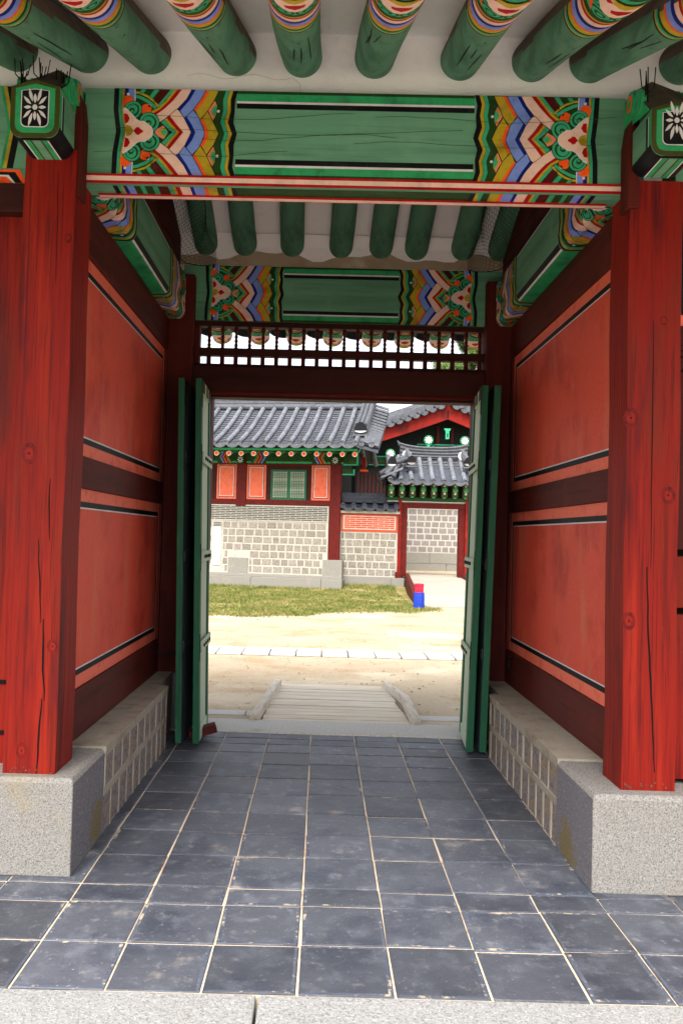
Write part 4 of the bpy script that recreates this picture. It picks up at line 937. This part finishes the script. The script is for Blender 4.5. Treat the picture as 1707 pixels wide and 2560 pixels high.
for u0, u1 in ((-4.29, -3.63), (-3.28, -2.64), (-1.14, -.535), (-5.9, -5.24), (-6.56, -6.0)):
    b = MB(); b.box(u0, u1, WD+.02, WD+.06, 2.625, 3.765, HPANEL)
    for a, m, h in ((.06, K['black'], .001), (.085, K['white'], .002), (.10, HPANEL, .003)): b.poly([(u0+a, WD+.02-h, 2.625+a), (u1-a, WD+.02-h, 2.625+a), (u1-a, WD+.02-h, 3.765-a), (u0+a, WD+.02-h, 3.765-a)], m)
    b.build('wall_panel', hall)
w = MB(); w.box(-2.47, -1.30, WD-.01, WD+.05, 2.62, 3.60, DOORG); w = w.build('window', hall, bevel=.008)
for u0, u1 in ((-2.39, -1.94), (-1.82, -1.37)):
    s = MB(); s.box(u0, u1, WD-.016, WD-.011, 2.70, 3.53, PAPER); 
    for k in range(1, 8): x = u0+(u1-u0)*k/8; s.box(x-.009, x+.009, WD-.026, WD-.0165, 2.70, 3.53, DOORG)
    for z in [2.70+.83*k/5+e for k in range(1, 5) for e in (-.025, .025)]+[2.75, 2.8, 3.43, 3.48, 3.1, 3.13]: s.box(u0, u1, WD-.029, WD-.0265, z-.007, z+.007, DOORG)
    s.build('lattice_sash', w)
b = MB(); b.box(HU0, -.12, WD-.02, WD+.2, 3.79, 4.20, K['dgreen'])
for z0, z1, c in ((3.80, 3.86, 'bgreen'), (4.14, 4.17, 'bgreen')):
    b.poly([(HU0, WD-.021, z0), (-.12, WD-.021, z0), (-.12, WD-.021, z1), (HU0, WD-.021, z1)], K[c])
for uc, sg in ((-4.03, -1), (-2.89, 1), (-.89, -1), (-6.2, 1)):
    S_ = .41/990; Wd = .5
    b.poly([(uc-Wd/2, WD-.022, 3.79), (uc+Wd/2, WD-.022, 3.79), (uc+Wd/2, WD-.022, 4.2), (uc-Wd/2, WD-.022, 4.2)], K['dgreen'])
    for o_, c, wd in ((.13, 'lblue', .055), (.07, 'dblue', .03), (.03, 'orange', .05), (-.08, 'orange', .04), (-.14, 'lgreen', .03)):
        x = uc+sg*o_
        for q in (-1, 1): b.poly([(x-sg*.07, WD-.023, 3.995+q*.2), (x-sg*.07+wd, WD-.023, 3.995+q*.2), (x+sg*.05+wd, WD-.023, 3.995), (x+sg*.05, WD-.023, 3.995)], K[c])
b.build('eave_beam', hall)
for uc in (-3.455, -.355, -6.73):
    b = MB(); b.box(uc-.11, uc+.11, WD-.22, WD-.02, 3.77, 4.02, K['dgreen'])
    for k in range(8):
        a = 2*pi*k/8; b.poly([(uc+.09*cos(a)*.35-.018*sin(a)*.6, WD-.223, 3.895+.1*sin(a)*.35+.018*cos(a)*.6), (uc+.095*cos(a+.14), WD-.223, 3.895+.105*sin(a+.14)), (uc+.095*cos(a-.14), WD-.223, 3.895+.105*sin(a-.14)), (uc+.09*cos(a)*.35+.018*sin(a)*.6, WD-.223, 3.895+.1*sin(a)*.35-.018*cos(a)*.6)], K['white'])
    b.build('beam_head', hall)
rb = MB(); rr_ = .085
rb.grid([[(rr_*cos(2*pi*i/14), y, 4.0+(y+.7)*.30+rr_*sin(2*pi*i/14)) for i in range(14)] for y in (-.7, .6)], K['green'], True, True)
rb.poly([(.076*cos(2*pi*i/14), -.702, 4.0+.076*sin(2*pi*i/14)) for i in range(14)], K['pink'])
for k in range(6):
    a = 2*pi*k/6; rb.poly([(.055*cos(2*pi*i/14), -.703, 4.0+.055*sin(2*pi*i/14)) for i in range(14)], K['orange']) if k == 0 else None; rb.poly([(.008*cos(a+1.2), -.704, 4.0+.008*sin(a+1.2)), (.058*cos(a+.2), -.704, 4.0+.058*sin(a+.2)), (.066*cos(a), -.704, 4.0+.066*sin(a)), (.058*cos(a-.2), -.704, 4.0+.058*sin(a-.2)), (.008*cos(a-1.2), -.704, 4.0+.008*sin(a-1.2))], K['orange'])
OFFH = rb.build('rafter', hall)
OFFH.location.x = -.0
for i in range(1, 22): c = copy_part(OFFH, hall); c.location.x = -i*.398
c = copy_part(OFFH, hall); c.location.x = .38
b = MB(); b.box(HU0, .46, -.80, -.70, 4.10, 4.16, K['bgreen']); b.box(HU0, .46, -.78, .9, 4.16, 4.20, K['dgreen']); b.build('eave_board', hall)
# purlin ends past the corner column
b = MB(); b.box(-.16, .36, WD-.02, WD+.18, 3.75, 4.12, K['dgreen']); b.box(-.14, .25, WD, WD+.16, 3.44, 3.64, K['dgreen'])
for x0, x1, z0, z1 in ((-.12, .36, 3.76, 3.80), (.30, .36, 3.76, 4.12), (-.14, .25, 3.45, 3.49), (.21, .25, 3.45, 3.64)): b.poly([(x0, WD-.022, z0), (x1, WD-.022, z0), (x1, WD-.022, z1), (x0, WD-.022, z1)], K['lgreen'])
b.box(.38, .50, 1.2, 1.4, 3.6, 4.1, BARGE); b.box(.36, .60, 1.0, 1.2, 3.62, 3.68, K['orange'])
b.build('purlin_end', hall)
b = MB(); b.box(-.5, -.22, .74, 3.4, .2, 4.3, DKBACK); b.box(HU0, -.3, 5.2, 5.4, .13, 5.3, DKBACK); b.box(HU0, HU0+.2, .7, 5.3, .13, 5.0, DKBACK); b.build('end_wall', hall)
def HS(t): return (-1.02+3.3*t, 4.26+1.66*(t-.07*sin(pi*t)))
b = MB(); tile_roof(b, PI, HU0-.6, .42, HS, .405, 20, TILE, .08)
b.build('tiled_roof', hall)
b = MB(); tile_roof(b, PI, HU0-.6, .42, lambda t: (5.6-3.3*t, HS(t)[1]), .405, 4, TILE, .08, drip=False); b.build('tiled_roof', hall)
b = MB()
for k, (dw, z0, z1) in enumerate(((.2, 5.86, 5.98), (.16, 5.985, 6.03), (.17, 6.035, 6.08), (.16, 6.085, 6.13), (.17, 6.135, 6.18), (.16, 6.185, 6.23), (.13, 6.235, 6.34))): b.box(HU0-.6, .42, 2.28-dw, 2.28+dw, z0, z1, TILE)
b.tube([(HU0-.6, 2.12, 5.9), (.42, 2.12, 5.9)], .1, TILE, 10)
b.build('ridge', hall)
# descending ridge with its end tile, then the verge tiles facing sideways
def HR(d): t = (d+1.02)/3.3; return HS(t)[1]
b = MB(); rows = []
for d in [2.3, 1.9, 1.4, .9, .4, 0, -.28]:
    z = HR(d); rows.append([(.30, d, z), (.30, d, z+.30), (.36, d, z+.38), (.50, d, z+.40), (.64, d, z+.38), (.70, d, z+.30), (.70, d, z)])
b.grid(rows, TILE, False, True)
for xx in (.36, .5, .64): b.tube([(xx, d, HR(d)+.40) for d in (2.3, 1.5, .8, .2, -.26)], .06, TILE, 8)
zc = HR(-.28)
b.prism([(.5+.2*cos(a), zc+.22+.26*sin(a)) for a in [pi*i/10 for i in range(11)]], -.40, -.28, lambda p, q, t: (p, t, q), K['black'])
b.prism([(.5+.19*cos(pi+a), zc+.22+.07*sin(pi+a)) for a in [pi*i/8 for i in range(9)]], -.38, -.285, lambda p, q, t: (p, t, q), PATHST)
b.box(.27, .74, -.42, -.2, zc+.04, zc+.1, TILE)
b.build('descending_ridge', hall, smooth=True)
b = MB()
for k in range(15):
    d = -.95+k*.225; z = HR(d)+.05
    rows = [[(u, d+.085*cos(pi*q/8), z-(u-.7)*.30+.085*sin(pi*q/8)) for q in range(9)] for u in (.66, 1.0, 1.14)]
    b.grid(rows, TILE)
    b.poly([(1.145, d+.092*cos(2*pi*q/12), z-.135+.092*sin(2*pi*q/12)) for q in range(12)], TILE)
    b.poly([(1.10, d+.2, z-.12), (1.10, d+.02, z-.12), (1.10, d+.05, z-.22), (1.10, d+.11, z-.25), (1.10, d+.17, z-.22)], TILE)
b.prism([(-1.0, HR(-1.0)-.06), (2.3, HR(2.3)-.06), (2.3, HR(2.3)+.02), (-1.0, HR(-1.0)+.02)], .4, 1.12, lambda p, q, t: (t, p, q-(t-.4)*.28), TILED)
for u in (.62, .92): # eave discs of the corner
    b.poly([(u+.09*cos(2*pi*q/14), -1.03, HR(-1.0)+.05-(u-.42)*.1+.09*sin(2*pi*q/14)) for q in range(14)], TILE)
    b.tube([(u, -1.03, HR(-1.0)+.05-(u-.42)*.1), (u, -.6, HR(-.6)+.02-(u-.42)*.1)], .085, TILE, 10)
b.build('verge_tiles', hall, smooth=True)

# ================================================================== LOW WALL with tiled cap
lw = thing('brick_panel_wall', 'low stone wall with red brick panel and dark tiled cap between hall and small gate', 'wall', (1.6, 29, -.2))
lw.location = (1.45, 26.3, -.045); lw.scale = (.907, .907, .907)
b = MB(); Y0 = 28.8
b.box(.2, 2.75, Y0, Y0+.5, -.2, .1, GRANL); b.box(.2, 2.75, Y0+.01, Y0+.5, .1, 2.36, HMORT)
block_wall(b, PI, .68, 2.66, .12, 1.66, 6, .23, .37, .042, STONEB, 8, (), Y0+.01)
b.build('stone_wall', lw)
b = MB(); b.box(.70, 2.68, Y0-.012, Y0+.01, 1.685, 2.315, BRICKR); b.box(.76, 2.62, Y0-.016, Y0-.013, 1.76, 2.25, HMORT)
brick_wall(b, PI, .80, 2.58, 1.79, 2.22, 6, .40, .022, BRICKR, Y0-.016, .004)
b.build('brick_panel', lw)
b = MB(); b.box(.64, 2.75, Y0-.1, Y0+.6, 2.33, 2.42, HMORT)
tile_roof(b, PI, .74, 2.62, lambda t: (Y0-.22+.46*t, 2.52+.18*t), .36, 3, TILED, .085)
tile_roof(b, PI, .74, 2.62, lambda t: (Y0+.72-.46*t, 2.52+.18*t), .36, 3, TILED, .085)
for z0, z1, dd in ((2.72, 2.80, .14), (2.805, 2.87, .12), (2.875, 2.94, .13), (2.945, 3.06, .1)): b.box(.66, 2.7, Y0+.25-dd, Y0+.25+dd, z0, z1, TILED)
b.build('tiled_cap', lw)

# ================================================================== SMALL GATE on the right
sg = thing('side_gate', 'small red side gate with hipped grey tile roof and green flower bracket row', 'gate', (3.75, 27.8, -.2))
sg.location = (3.545, 26.28, -.107); sg.scale = (.945, .945, .945)
b = MB(); b.box(2.41, 2.83, 27.5, 28.0, -.2, .14, GRANL); b.build('post_base', sg, bevel=.015)
b = MB(); b.box(4.72, 5.1, 27.5, 28.0, -.2, .14, GRANL); b.build('post_base', sg, bevel=.015)
for x0, x1 in ((2.585, 2.70), (4.85, 4.97)):
    b = MB(); b.box(x0, x1, 27.55, 27.9, .3, 2.85, BARGE); b.box(x0-.06, x1+.03, 27.5, 27.95, .14, .34, BUILDRED); b.build('post', sg, bevel=.01)
for x0, x1 in ((2.70, 2.90), (4.64, 4.85)):
    b = MB(); b.box(x0, x1, 27.62, 27.85, .2, 2.70, BUILDRED); b.build('door_jamb', sg, bevel=.01)
b = MB(); b.box(2.70, 4.85, 27.60, 27.88, 2.52, 2.70, BUILDRED); b.build('lintel', sg, bevel=.01)
b = MB(); b.box(2.2, 5.35, 27.58, 27.9, 2.74, 2.88, K['dgreen']); b.box(2.2, 5.35, 27.57, 27.58, 2.73, 2.745, K['white']); b.box(2.15, 5.4, 27.7, 27.95, 2.88, 3.36, DKBACK)
b.build('bracket_beam', sg)
br = MB()
br.box(-.10, .10, 27.42, 27.7, 2.90, 3.30, K['olive'])
for z, r in ((3.28, .05), (3.02, .05)):
    br.poly([(.0+r*cos(2*pi*i/10)*(1 if i % 2 else .6), 27.405, z+r*sin(2*pi*i/10)*(1 if i % 2 else .6)) for i in range(10)], K['white'])
br.prism([(.09*cos(2*pi*i/12), 3.14+.09*sin(2*pi*i/12)) for i in range(12)], 27.36, 27.42, lambda p, q, t: (p, t, q), K['bgreen'])
br.grid([[(rd*cos(a), 27.355, 3.14+rd*sin(a)) for a in [pi+pi*i/8 for i in range(9)]] for rd in (.045, .065)], K['ochre'])
br.box(-.05, .05, 27.44, 27.7, 2.86, 2.96, K['bgreen'])
br0 = br.build('flower_bracket', sg); br0.location.x = 2.32-3.75
br0.location.x = 2.32
for i in range(1, 9): c = copy_part(br0, sg); c.location.x = 2.32+i*.3575
for o in [x for x in sg.children if x.name.startswith('flower_bracket')]: o.location.x -= 0
def GS(t): return (26.72+1.2*t, 3.36+.92*(t-.06*sin(pi*t)))
b = MB(); tile_roof(b, PI, 2.22, 5.38, GS, .352, 11, TILE, .08)
tile_roof(b, PI, 2.22, 5.38, lambda t: (29.2-1.2*t, GS(t)[1]), .352, 4, TILE, .08, drip=False)
# hip side
for k in range(6):
    d = 26.75+k*.34; z = 3.36+.3*min(k, 6-k)*.0+.02
    rows = [[(2.62-.72*t, d+.08*cos(pi*q/8), z+.55*(1-t)*(1-.5*abs(k-2.5)/3)+.08*sin(pi*q/8)+.05) for q in range(9)] for t in (0, .5, 1)]
    b.grid(rows, TILE); b.poly([(1.895, d+.088*cos(2*pi*q/12), z+.06+.088*sin(2*pi*q/12)) for q in range(12)], TILE)
b.poly([(1.93, 26.7, 3.36), (2.65, 26.8, 3.95), (2.65, 28.6, 3.95), (1.93, 28.7, 3.36)], TILED)
b.prism([(26.72, 3.30), (29.2, 3.30), (29.2, 3.35), (27.95, 4.2), (26.72, 3.35)], 2.3, 5.3, lambda p, q, t: (t, p, q), TILED)
b.build('tiled_roof', sg)
b = MB(); rows = []
for i in range(13):
    x = 2.62+2.3*i/12; up = .12*(abs(i-6)/6)**3; rows.append([(x, 27.80, 4.22+up*.3), (x, 27.80, 4.58+up), (x, 27.95, 4.66+up), (x, 28.10, 4.58+up), (x, 28.1, 4.22+up*.3)])
b.grid(rows, TILE, False, True)
for dz in (.1, .2, .3, .4): b.tube([(2.62+2.3*i/12, 27.79, 4.2+dz+.12*(abs(i-6)/6)**3*dz/.4) for i in range(13)], .035, TILE, 6)
b.tube([(2.62, 27.95, 4.70), (2.53, 27.95, 4.84)], [.07, .02], TILE, 6)
b.build('ridge', sg, smooth=True)
for xc, s in ((2.84, -1), (4.74, 1)):
    b = MB(); pts = [(xc, 27.8, 4.42), (xc+.05, 27.45, 4.22), (xc+.08, 27.15, 4.05)]
    b.tube(pts, .10, TILE, 10); b.tube([(p[0], p[1], p[2]+.1) for p in pts], .075, TILE, 10)
    b.prism([(xc+.09+.15*cos(a), 4.02+.22*sin(a)) for a in [pi*i/10 for i in range(11)]], 27.0, 27.12, lambda p, q, t: (p, t, q), K['black'])
    b.prism([(xc+.09+.14*cos(pi+a), 4.02+.07*sin(pi+a)) for a in [pi*i/8 for i in range(9)]], 27.05, 27.11, lambda p, q, t: (p, t, q), PATHST)
    b.tube([(xc, 27.74, 4.34), (xc, 27.68, 4.34)], .16, PATHST, 12)
    b.box(xc-.1, xc+.28, 27.0, 27.2, 3.86, 3.91, TILE)
    b.build('descending_ridge', sg, smooth=True)
b = MB(); b.tube([(2.78, 27.35, 4.16), (2.5, 27.1, 4.05), (2.3, 26.95, 3.98)], [.1, .1, .09], TILE, 10); b.tube([(2.78, 27.35, 4.25), (2.5, 27.1, 4.14), (2.3, 26.95, 4.08)], .06, TILE, 10)
b.prism([(2.27+.15*cos(a)+.02*sin(a), 3.93+.26*sin(a)) for a in [pi*i/10 for i in range(11)]], 26.84, 26.92, lambda p, q, t: (p, t, q), K['black'])
b.prism([(2.27+.14*cos(pi+a), 3.93+.06*sin(pi+a)) for a in [pi*i/8 for i in range(9)]], 26.85, 26.91, lambda p, q, t: (p, t, q), PATHST)
b.tube([(2.3, 26.95, 3.86), (2.05, 26.75, 3.55)], .09, TILE, 10); b.tube([(2.2, 26.95, 3.8), (1.88, 26.85, 3.6)], .08, TILE, 10); b.tube([(2.45, 26.9, 3.82), (2.3, 26.7, 3.5)], .085, TILE, 10)
b.build('hip_ridge', sg, smooth=True)
# ramp into the small gate
dk = thing('boardwalk_ramp', 'pale plank ramp with dark red side timber leading up to the small gate', 'ramp', (3.6, 24, -.2))
def dz_(y): return -.17+.44*(y-20.1)/6.0
b = MB(); y = 20.1; rs = random.Random(77)
while y < 26.6:
    w = .28; q = [(2.60+.045*(y-20.1), y+.004), (4.75+.0*(y-20.1), y+.004), (4.75, y+w-.004), (2.60+.045*(y+w-20.1), y+w-.004)]
    b.grid([[(x, yy, dz_(yy)-.05) for x, yy in q], [(x, yy, dz_(yy)+rs.uniform(-.002, .002)) for x, yy in q]], DECK, True, True); y += w
b.build('plank_deck', dk)
for xa, xb_ in ((2.50, 2.86), (4.80, 4.66)):
    b = MB(); b.grid([[(xa-.06, 21.2, dz_(21.2)-.16), (xa+.06, 21.2, dz_(21.2)-.16), (xa+.06, 21.2, dz_(21.2)+.1), (xa-.06, 21.2, dz_(21.2)+.1)], [(xb_-.16, 26.0, dz_(26.0)-.45), (xb_-.04, 26.0, dz_(26.0)-.45), (xb_-.04, 26.0, dz_(26.0)+.12), (xb_-.16, 26.0, dz_(26.0)+.12)]], DRED, True, True); b.build('side_timber', dk, bevel=.01)
b = MB(); b.box(2.62, 4.7, 20.12, 20.16, -.2, -.17, DREDX); b.build('front_board', dk)
# wall seen through the small gate
bw = thing('court_wall', 'pale stone block wall on a granite footing seen through the small gate', 'wall', (4.6, 32, -.2))
b = MB(); b.box(2.9, 7.2, 32, 32.4, .1, 3.1, HMORT); block_wall(b, PI, 2.9, 7.2, .95, 2.66, 7, .25, .36, .055, STONEG, 12, (), 32); b.build('stone_wall', bw)
b = MB()
for x0, x1, z0, z1 in ((2.9, 4.25, .52, .94), (4.26, 5.7, .52, .94), (5.71, 7.2, .52, .94), (2.9, 4.9, .1, .51), (4.91, 7.2, .1, .51)): b.box(x0, x1, 31.93, 32.3, z0, z1, GRANL)
b.build('footing', bw, bevel=.01)
b = MB(); tile_roof(b, PI, 2.9, 7.2, lambda t: (31.7+.5*t, 3.12+.2*t), .36, 3, TILED, .085); b.box(2.9, 7.2, 32.05, 32.4, 3.05, 3.5, TILED); b.build('tiled_cap', bw)
b = MB(); b.poly([(2.7, 26.5, .235), (7.2, 26.5, .235), (7.2, 31.99, .235), (2.7, 31.99, .235)], SAND); structure(b.build('inner_court_ground'))

# ================================================================== GABLED HALL behind
gh = thing('gabled_hall', 'large gabled hall with red bargeboard and painted gable rising behind the small gate', 'hall', (5, 37, -.2))
AX, AZ, Y0 = 5.0, 6.98, 33.0
def slope(d): return AZ-.415*d+.012*d*d          # underside of the tiles, d metres sideways of the apex
b = MB(); rows0 = []
for s in (-1, 1):
    prof = [(AX+s*d, slope(d)-.02) for d in (0, .8, 1.6, 2.4, 3.2, 4.0, 4.6)]+[(AX+s*d, slope(d)-.62+.02*d) for d in (4.6, 4.0, 3.2, 2.4, 1.6, .8, 0)]
    b.prism(prof if s > 0 else prof[::-1], Y0-.06, Y0+.02, lambda p, q, t: (p, t, q), BARGE)
b.box(AX-.02, AX+.02, Y0-.066, Y0-.06, slope(0)-.6, slope(0)-.25, CRACK)
b.build('barge_board', gh)
b = MB()
for s in (-1, 1):
    for k in range(15):
        d = .15+k*.335; x = AX+s*d; z = slope(d)
        b.tube([(x, Y0-.32, z+.10), (x, Y0+.5, z+.10)], .115, TILE, 12)
        x2 = AX+s*(d+.17); z2 = slope(d+.17)
        arc = [(x2+.17*cos(pi*q/10), Y0-.30, z2+.04-.17*sin(pi*q/10)) for q in range(11)]
        b.poly(arc, TILE); b.grid([arc, [(p[0], Y0+.3, p[2]) for p in arc]], TILE)
    prof = [(AX+s*d, slope(d)+.05) for d in (0, 1.6, 3.2, 4.8, 5.4)]+[(AX+s*d, slope(d)+.30) for d in (5.4, 4.8, 3.2, 1.6, 0)]
    b.prism(prof if s > 0 else prof[::-1], Y0-.1, Y0+9, lambda p, q, t: (p, t, q), TILE)
    for k, h in enumerate((.32, .40, .48)): b.tube([(AX+s*d, Y0+.1+k*.08, slope(d)+h) for d in (0, 1.6, 3.2, 4.8, 5.3)], .06, TILE, 8)
b.build('tiled_roof', gh, smooth=True)
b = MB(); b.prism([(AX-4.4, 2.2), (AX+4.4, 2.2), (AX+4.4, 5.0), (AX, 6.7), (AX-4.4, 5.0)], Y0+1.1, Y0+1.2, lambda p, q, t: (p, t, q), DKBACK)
for k in range(14): b.box(1.3+k*.16, 1.36+k*.16, Y0+1.06, Y0+1.1, 2.2, 4.2, DREDZ)
b.box(1.0, 9.0, Y0+1.02, Y0+1.1, 4.5, 4.9, K['dgreen']); b.box(3.9, 6.2, Y0+.98, Y0+1.08, 5.15, 5.45, K['dgreen'])
for x0, x1, z0, z1 in ((3.9, 6.2, 5.40, 5.45), (1.0, 9, 4.85, 4.9), (4.55, 4.6, 5.1, 5.45), (5.5, 5.55, 5.1, 5.45), (1.9, 2.6, 4.5, 4.54)): b.box(x0, x1, Y0+.96, Y0+.98, z0, z1, K['lgreen'])
b.box(4.7, 4.82, Y0+1.0, Y0+1.09, 5.45, 6.2, DREDZ); b.box(5.3, 5.42, Y0+1.0, Y0+1.09, 5.45, 6.2, DREDZ)
b.build('gable_wall', gh)
md = MB(); r = .19
md.prism([(r*cos(2*pi*i/18), r*sin(2*pi*i/18)) for i in range(18)], Y0-.02, Y0+.06, lambda p, q, t: (p, t, q), K['bgreen'])
md.poly([(r*.9*cos(2*pi*i/18), Y0-.021, r*.9*sin(2*pi*i/18)) for i in range(18)], K['dgreen'])
for k in range(8):
    a = 2*pi*k/8; md.poly([(.02*cos(a+1), Y0-.023, .02*sin(a+1)), (.145*cos(a+.26), Y0-.023, .145*sin(a+.26)), (.145*cos(a-.26), Y0-.023, .145*sin(a-.26)), (.02*cos(a-1), Y0-.023, .02*sin(a-1))], K['white'])
md.poly([(.035*cos(2*pi*i/10), Y0-.025, .035*sin(2*pi*i/10)) for i in range(10)], K['coral'])
md.box(-.05, .05, Y0-.01, Y0+.9, -.34, -.17, K['lgreen'])
m0 = md.build('painted_medallion', gh); m0.location = Vector((2.72, 0, 4.91))
for x, z in ((4.25, 5.50), (5.72, 5.50), (7.2, 4.9)): c = copy_part(m0, gh); c.location = Vector((x, 0, z))
b = MB(); b.box(4.93, 5.07, Y0-.05, Y0+.04, 5.55, 5.85, K['lgreen']); b.prism([(4.86, 5.98), (5.14, 5.98), (5.07, 5.85), (4.93, 5.85)], Y0-.05, Y0+.04, lambda p, q, t: (p, t, q), K['lgreen']); b.box(4.97, 5.03, Y0-.054, Y0-.05, 5.62, 5.78, K['dgreen']); b.build('gable_pendant', gh)
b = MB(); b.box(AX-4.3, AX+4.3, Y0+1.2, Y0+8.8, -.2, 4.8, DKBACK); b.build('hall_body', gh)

# ================================================================== BIN
bn = thing('litter_bin', 'small blue and red litter bin at the corner of lawn and boardwalk', 'bin', (2.41, 19.85, -.2))
BLUE = M('blue_plastic_cloth', (36, 62, 170), .6, [((24, 44, 130), 12, .45, .7, .7), ((60, 92, 200), 30, .55, .75, .5)], bump=(25, .6, .01))
REDC = M('red_cloth', (224, 40, 62), .6, [((190, 24, 44), 12, .45, .7, .7), ((240, 110, 120), 20, .58, .75, .5)], bump=(25, .6, .01))
def oc(r, z, tw=0, n=8): return [(2.41+r*cos(2*pi*(i+.5)/n+tw), 19.85+r*sin(2*pi*(i+.5)/n+tw), z) for i in range(n)]
b = MB(); b.grid([oc(.125, -.2), oc(.138, -.185), oc(.142, -.06), oc(.136, -.045), oc(.141, -.03), oc(.138, .12), oc(.130, .15), oc(.136, .155), oc(.134, .18), oc(.10, .185)], BLUE, True, True); b.build('lower_drum', bn, bevel=.008)
b = MB(); b.grid([oc(.098, .18, .2), oc(.108, .20, .2), oc(.110, .34, .2), oc(.118, .35, .2), oc(.118, .385, .2), oc(.108, .395, .2), oc(.095, .395, .2), oc(.090, .33, .2)], REDC, True, True); b.build('upper_drum', bn, bevel=.006)

# ================================================================== PINE seen through the transom
pt = thing('pine_tree', 'tall green pine tree behind the right hall seen through the transom', 'pine tree', (8.4, 46, -.2))
b = MB(); b.tube([(8.4, 46, -.2), (8.5, 46, 3), (8.2, 46.1, 6.5), (8.35, 46, 10), (8.3, 46, 13)], [.28, .24, .2, .14, .06], BARK, 10)
rs = random.Random(61); cl_ = []
for k in range(46):
    z = rs.uniform(8.2, 13.8); a = rs.uniform(0, 2*pi); L = rs.uniform(.8, 3.3)*(1-(z-8.2)/9)
    e = Vector((8.3+L*cos(a), 46+L*sin(a), z+rs.uniform(-.2, .35))); b.tube([(8.3, 46, z-.3), (8.3+L*.5*cos(a), 46+L*.5*sin(a), z-.05), e], [.06, .04, .02], BARK, 5); cl_.append((e, rs.uniform(.35, .7)))
    cl_.append((Vector((8.3, 46, z-.1)).lerp(e, .6), rs.uniform(.3, .5)))
b.build('trunk', pt)
b = MB(); k = b.mi(NEEDLE)
for c, r in cl_:
    for _ in range(420):
        d = Vector((rs.gauss(0, 1), rs.gauss(0, 1), rs.gauss(0, .5))); d.normalize(); p = c+d*r*rs.random()**.4*Vector((1, 1, .6)).length/1.5
        q = Vector((rs.gauss(0, 1), rs.gauss(0, 1), rs.gauss(.3, .8))).normalized()*rs.uniform(.12, .24); w = q.orthogonal().normalized()*.028
        n0 = len(b.v); b.v += [tuple(p-w), tuple(p+w), tuple(p+q)]; b.f.append([n0, n0+1, n0+2]); b.m.append(k)
b.build('crown', pt)
